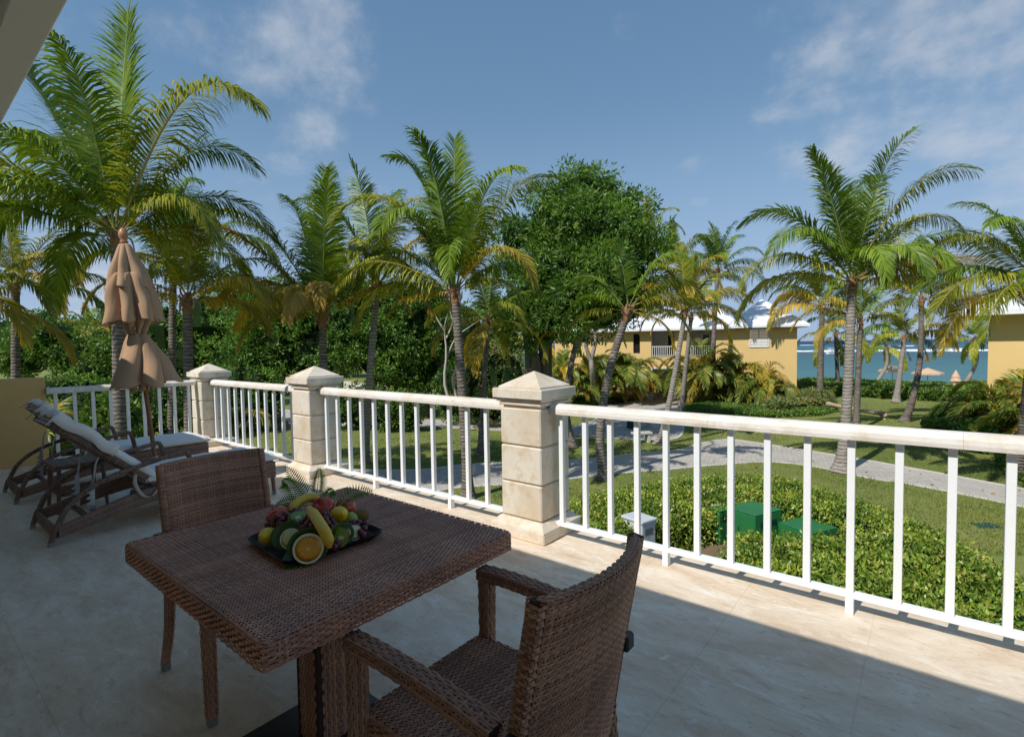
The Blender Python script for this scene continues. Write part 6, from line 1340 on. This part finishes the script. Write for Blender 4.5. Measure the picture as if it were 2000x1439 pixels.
for nm, y0, span, n, ln, wd, sd, lab in (('breaking_waves', 683, (1000, 2000), 46, 26, 3.2, 1, 'long broken line of white surf on the reef'), ('wave_crests', 674, (1560, 2000), 7, 24, 4.5, 2, 'few short white crests beyond the reef')):
    g = np.random.default_rng(sd); V = []; F = []
    for i in range(n):
        px = span[0]+(span[1]-span[0])*(i+g.random())/n; yy = y0+(663-661)*(1920-px)/356*.9 + g.normal()*(.6 if sd == 1 else 3.5); c = atz(px, yy, SEA+.5); m = 7; w_ = ln*(.4+.9*g.random()); 
        q0 = len(V)
        for j in range(m):
            t_ = j/(m-1)-.5; s_ = math.sin(math.pi*(j/(m-1)))**.6; p = c+RH*w_*t_+FH*(g.normal()*1.5)
            V += [p-FH*wd*.5*s_-np.array((0, 0, .7)), p+np.array((0, 0, .25*s_)), p+FH*wd*.5*s_-np.array((0, 0, .7))]
        for j in range(m-1): F += [(q0+3*j, q0+3*j+3, q0+3*j+4, q0+3*j+1), (q0+3*j+1, q0+3*j+4, q0+3*j+5, q0+3*j+2)]
    o = mesh(nm, V, F, 'foam', smooth=True); tag(o, lab, 'surf', kind='stuff')
# pale sand wall by the beach
V = [(*atz(x, y, G)[:2], G+.01) for x, y in ((1838, 770), (1880, 773), (1960, 772), (1985, 766), (1940, 762), (1870, 763))]; struct(mesh('sand_patch', V, [tuple(range(6))[::-1]], 'kerb'))

# ------------------------------------------------------------------ far wood on the left that reads as one mass
g = np.random.default_rng(3); lst = [(x, 682-10*math.sin(x*.013)-g.random()*20, 46+g.random()*20, 44+g.random()*14, g.random()*10) for x in range(-160, 985, 42)]
bl = pxblobs(78, lst, .8); b = under(400, 690, 78); bl = [(np.array(c)-b, s_) for c, s_ in bl]
o = bpy.data.objects.new('far_wood', None); o.location = tuple(b); link(o); tag(o, 'far off band of dark green trees along the left horizon', 'trees', kind='stuff')
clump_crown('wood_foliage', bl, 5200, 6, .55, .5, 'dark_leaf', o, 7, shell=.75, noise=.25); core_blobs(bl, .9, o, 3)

# ------------------------------------------------------------------ grass blades and fallen leaves
leafmat('grass_blade', [(.11, .16, .03), (.17, .21, .045), (.24, .26, .06), (.34, .31, .11)], .6, .25, .2, .35)
g = np.random.default_rng(11); n = 205000; d_ = 11+27*g.random(n)**1.25; s_ = (g.random(n)*2.3-1.02)*d_*.98; P = d_[:, None]*FH[:2]+s_[:, None]*RH[:2]
keep = np.ones(n, bool)
for poly in PAVED+PLANTED: keep &= ~inside([np.array(p) for p in poly], P)
P = P[keep]; n = len(P); hh = (.035+.045*g.random(n))*(1+.5*(np.sin(P[:, 0]*1.3)*np.sin(P[:, 1]*1.1) > .3)); an = g.random(n)*6.28; w_ = .008+.006*g.random(n); ln_ = g.normal(size=(n, 2))*.025
b = np.c_[P, np.full(n, G-.004)]; sd_ = np.c_[np.cos(an), np.sin(an), 0*an]*w_[:, None]; tip = b+np.c_[ln_, hh]
V = np.stack([b-sd_, b+sd_, tip], 1).reshape(-1, 3); tag(mesh('grass', V, np.arange(3*n).reshape(n, 3), 'grass_blade'), 'short mown grass blades of the lawn', 'grass', kind='stuff')
leafmat('dead_leaf', [(.16, .09, .04), (.26, .16, .07), (.36, .27, .12)], .8, .1, .1)
n = 700; d_ = 11+26*g.random(n); s_ = (g.random(n)*2.1-.95)*d_*.98; C = np.c_[d_[:, None]*FH[:2]+s_[:, None]*RH[:2], np.full(n, G+.035)]; dd = np.c_[g.normal(size=(n, 2)), .25*g.random(n)]
V, F = leaves_at(C, dd, .12, .45, g); tag(mesh('fallen_leaves', V, F, 'dead_leaf'), 'dry brown leaves fallen on the lawn and driveway', 'leaves', kind='stuff')
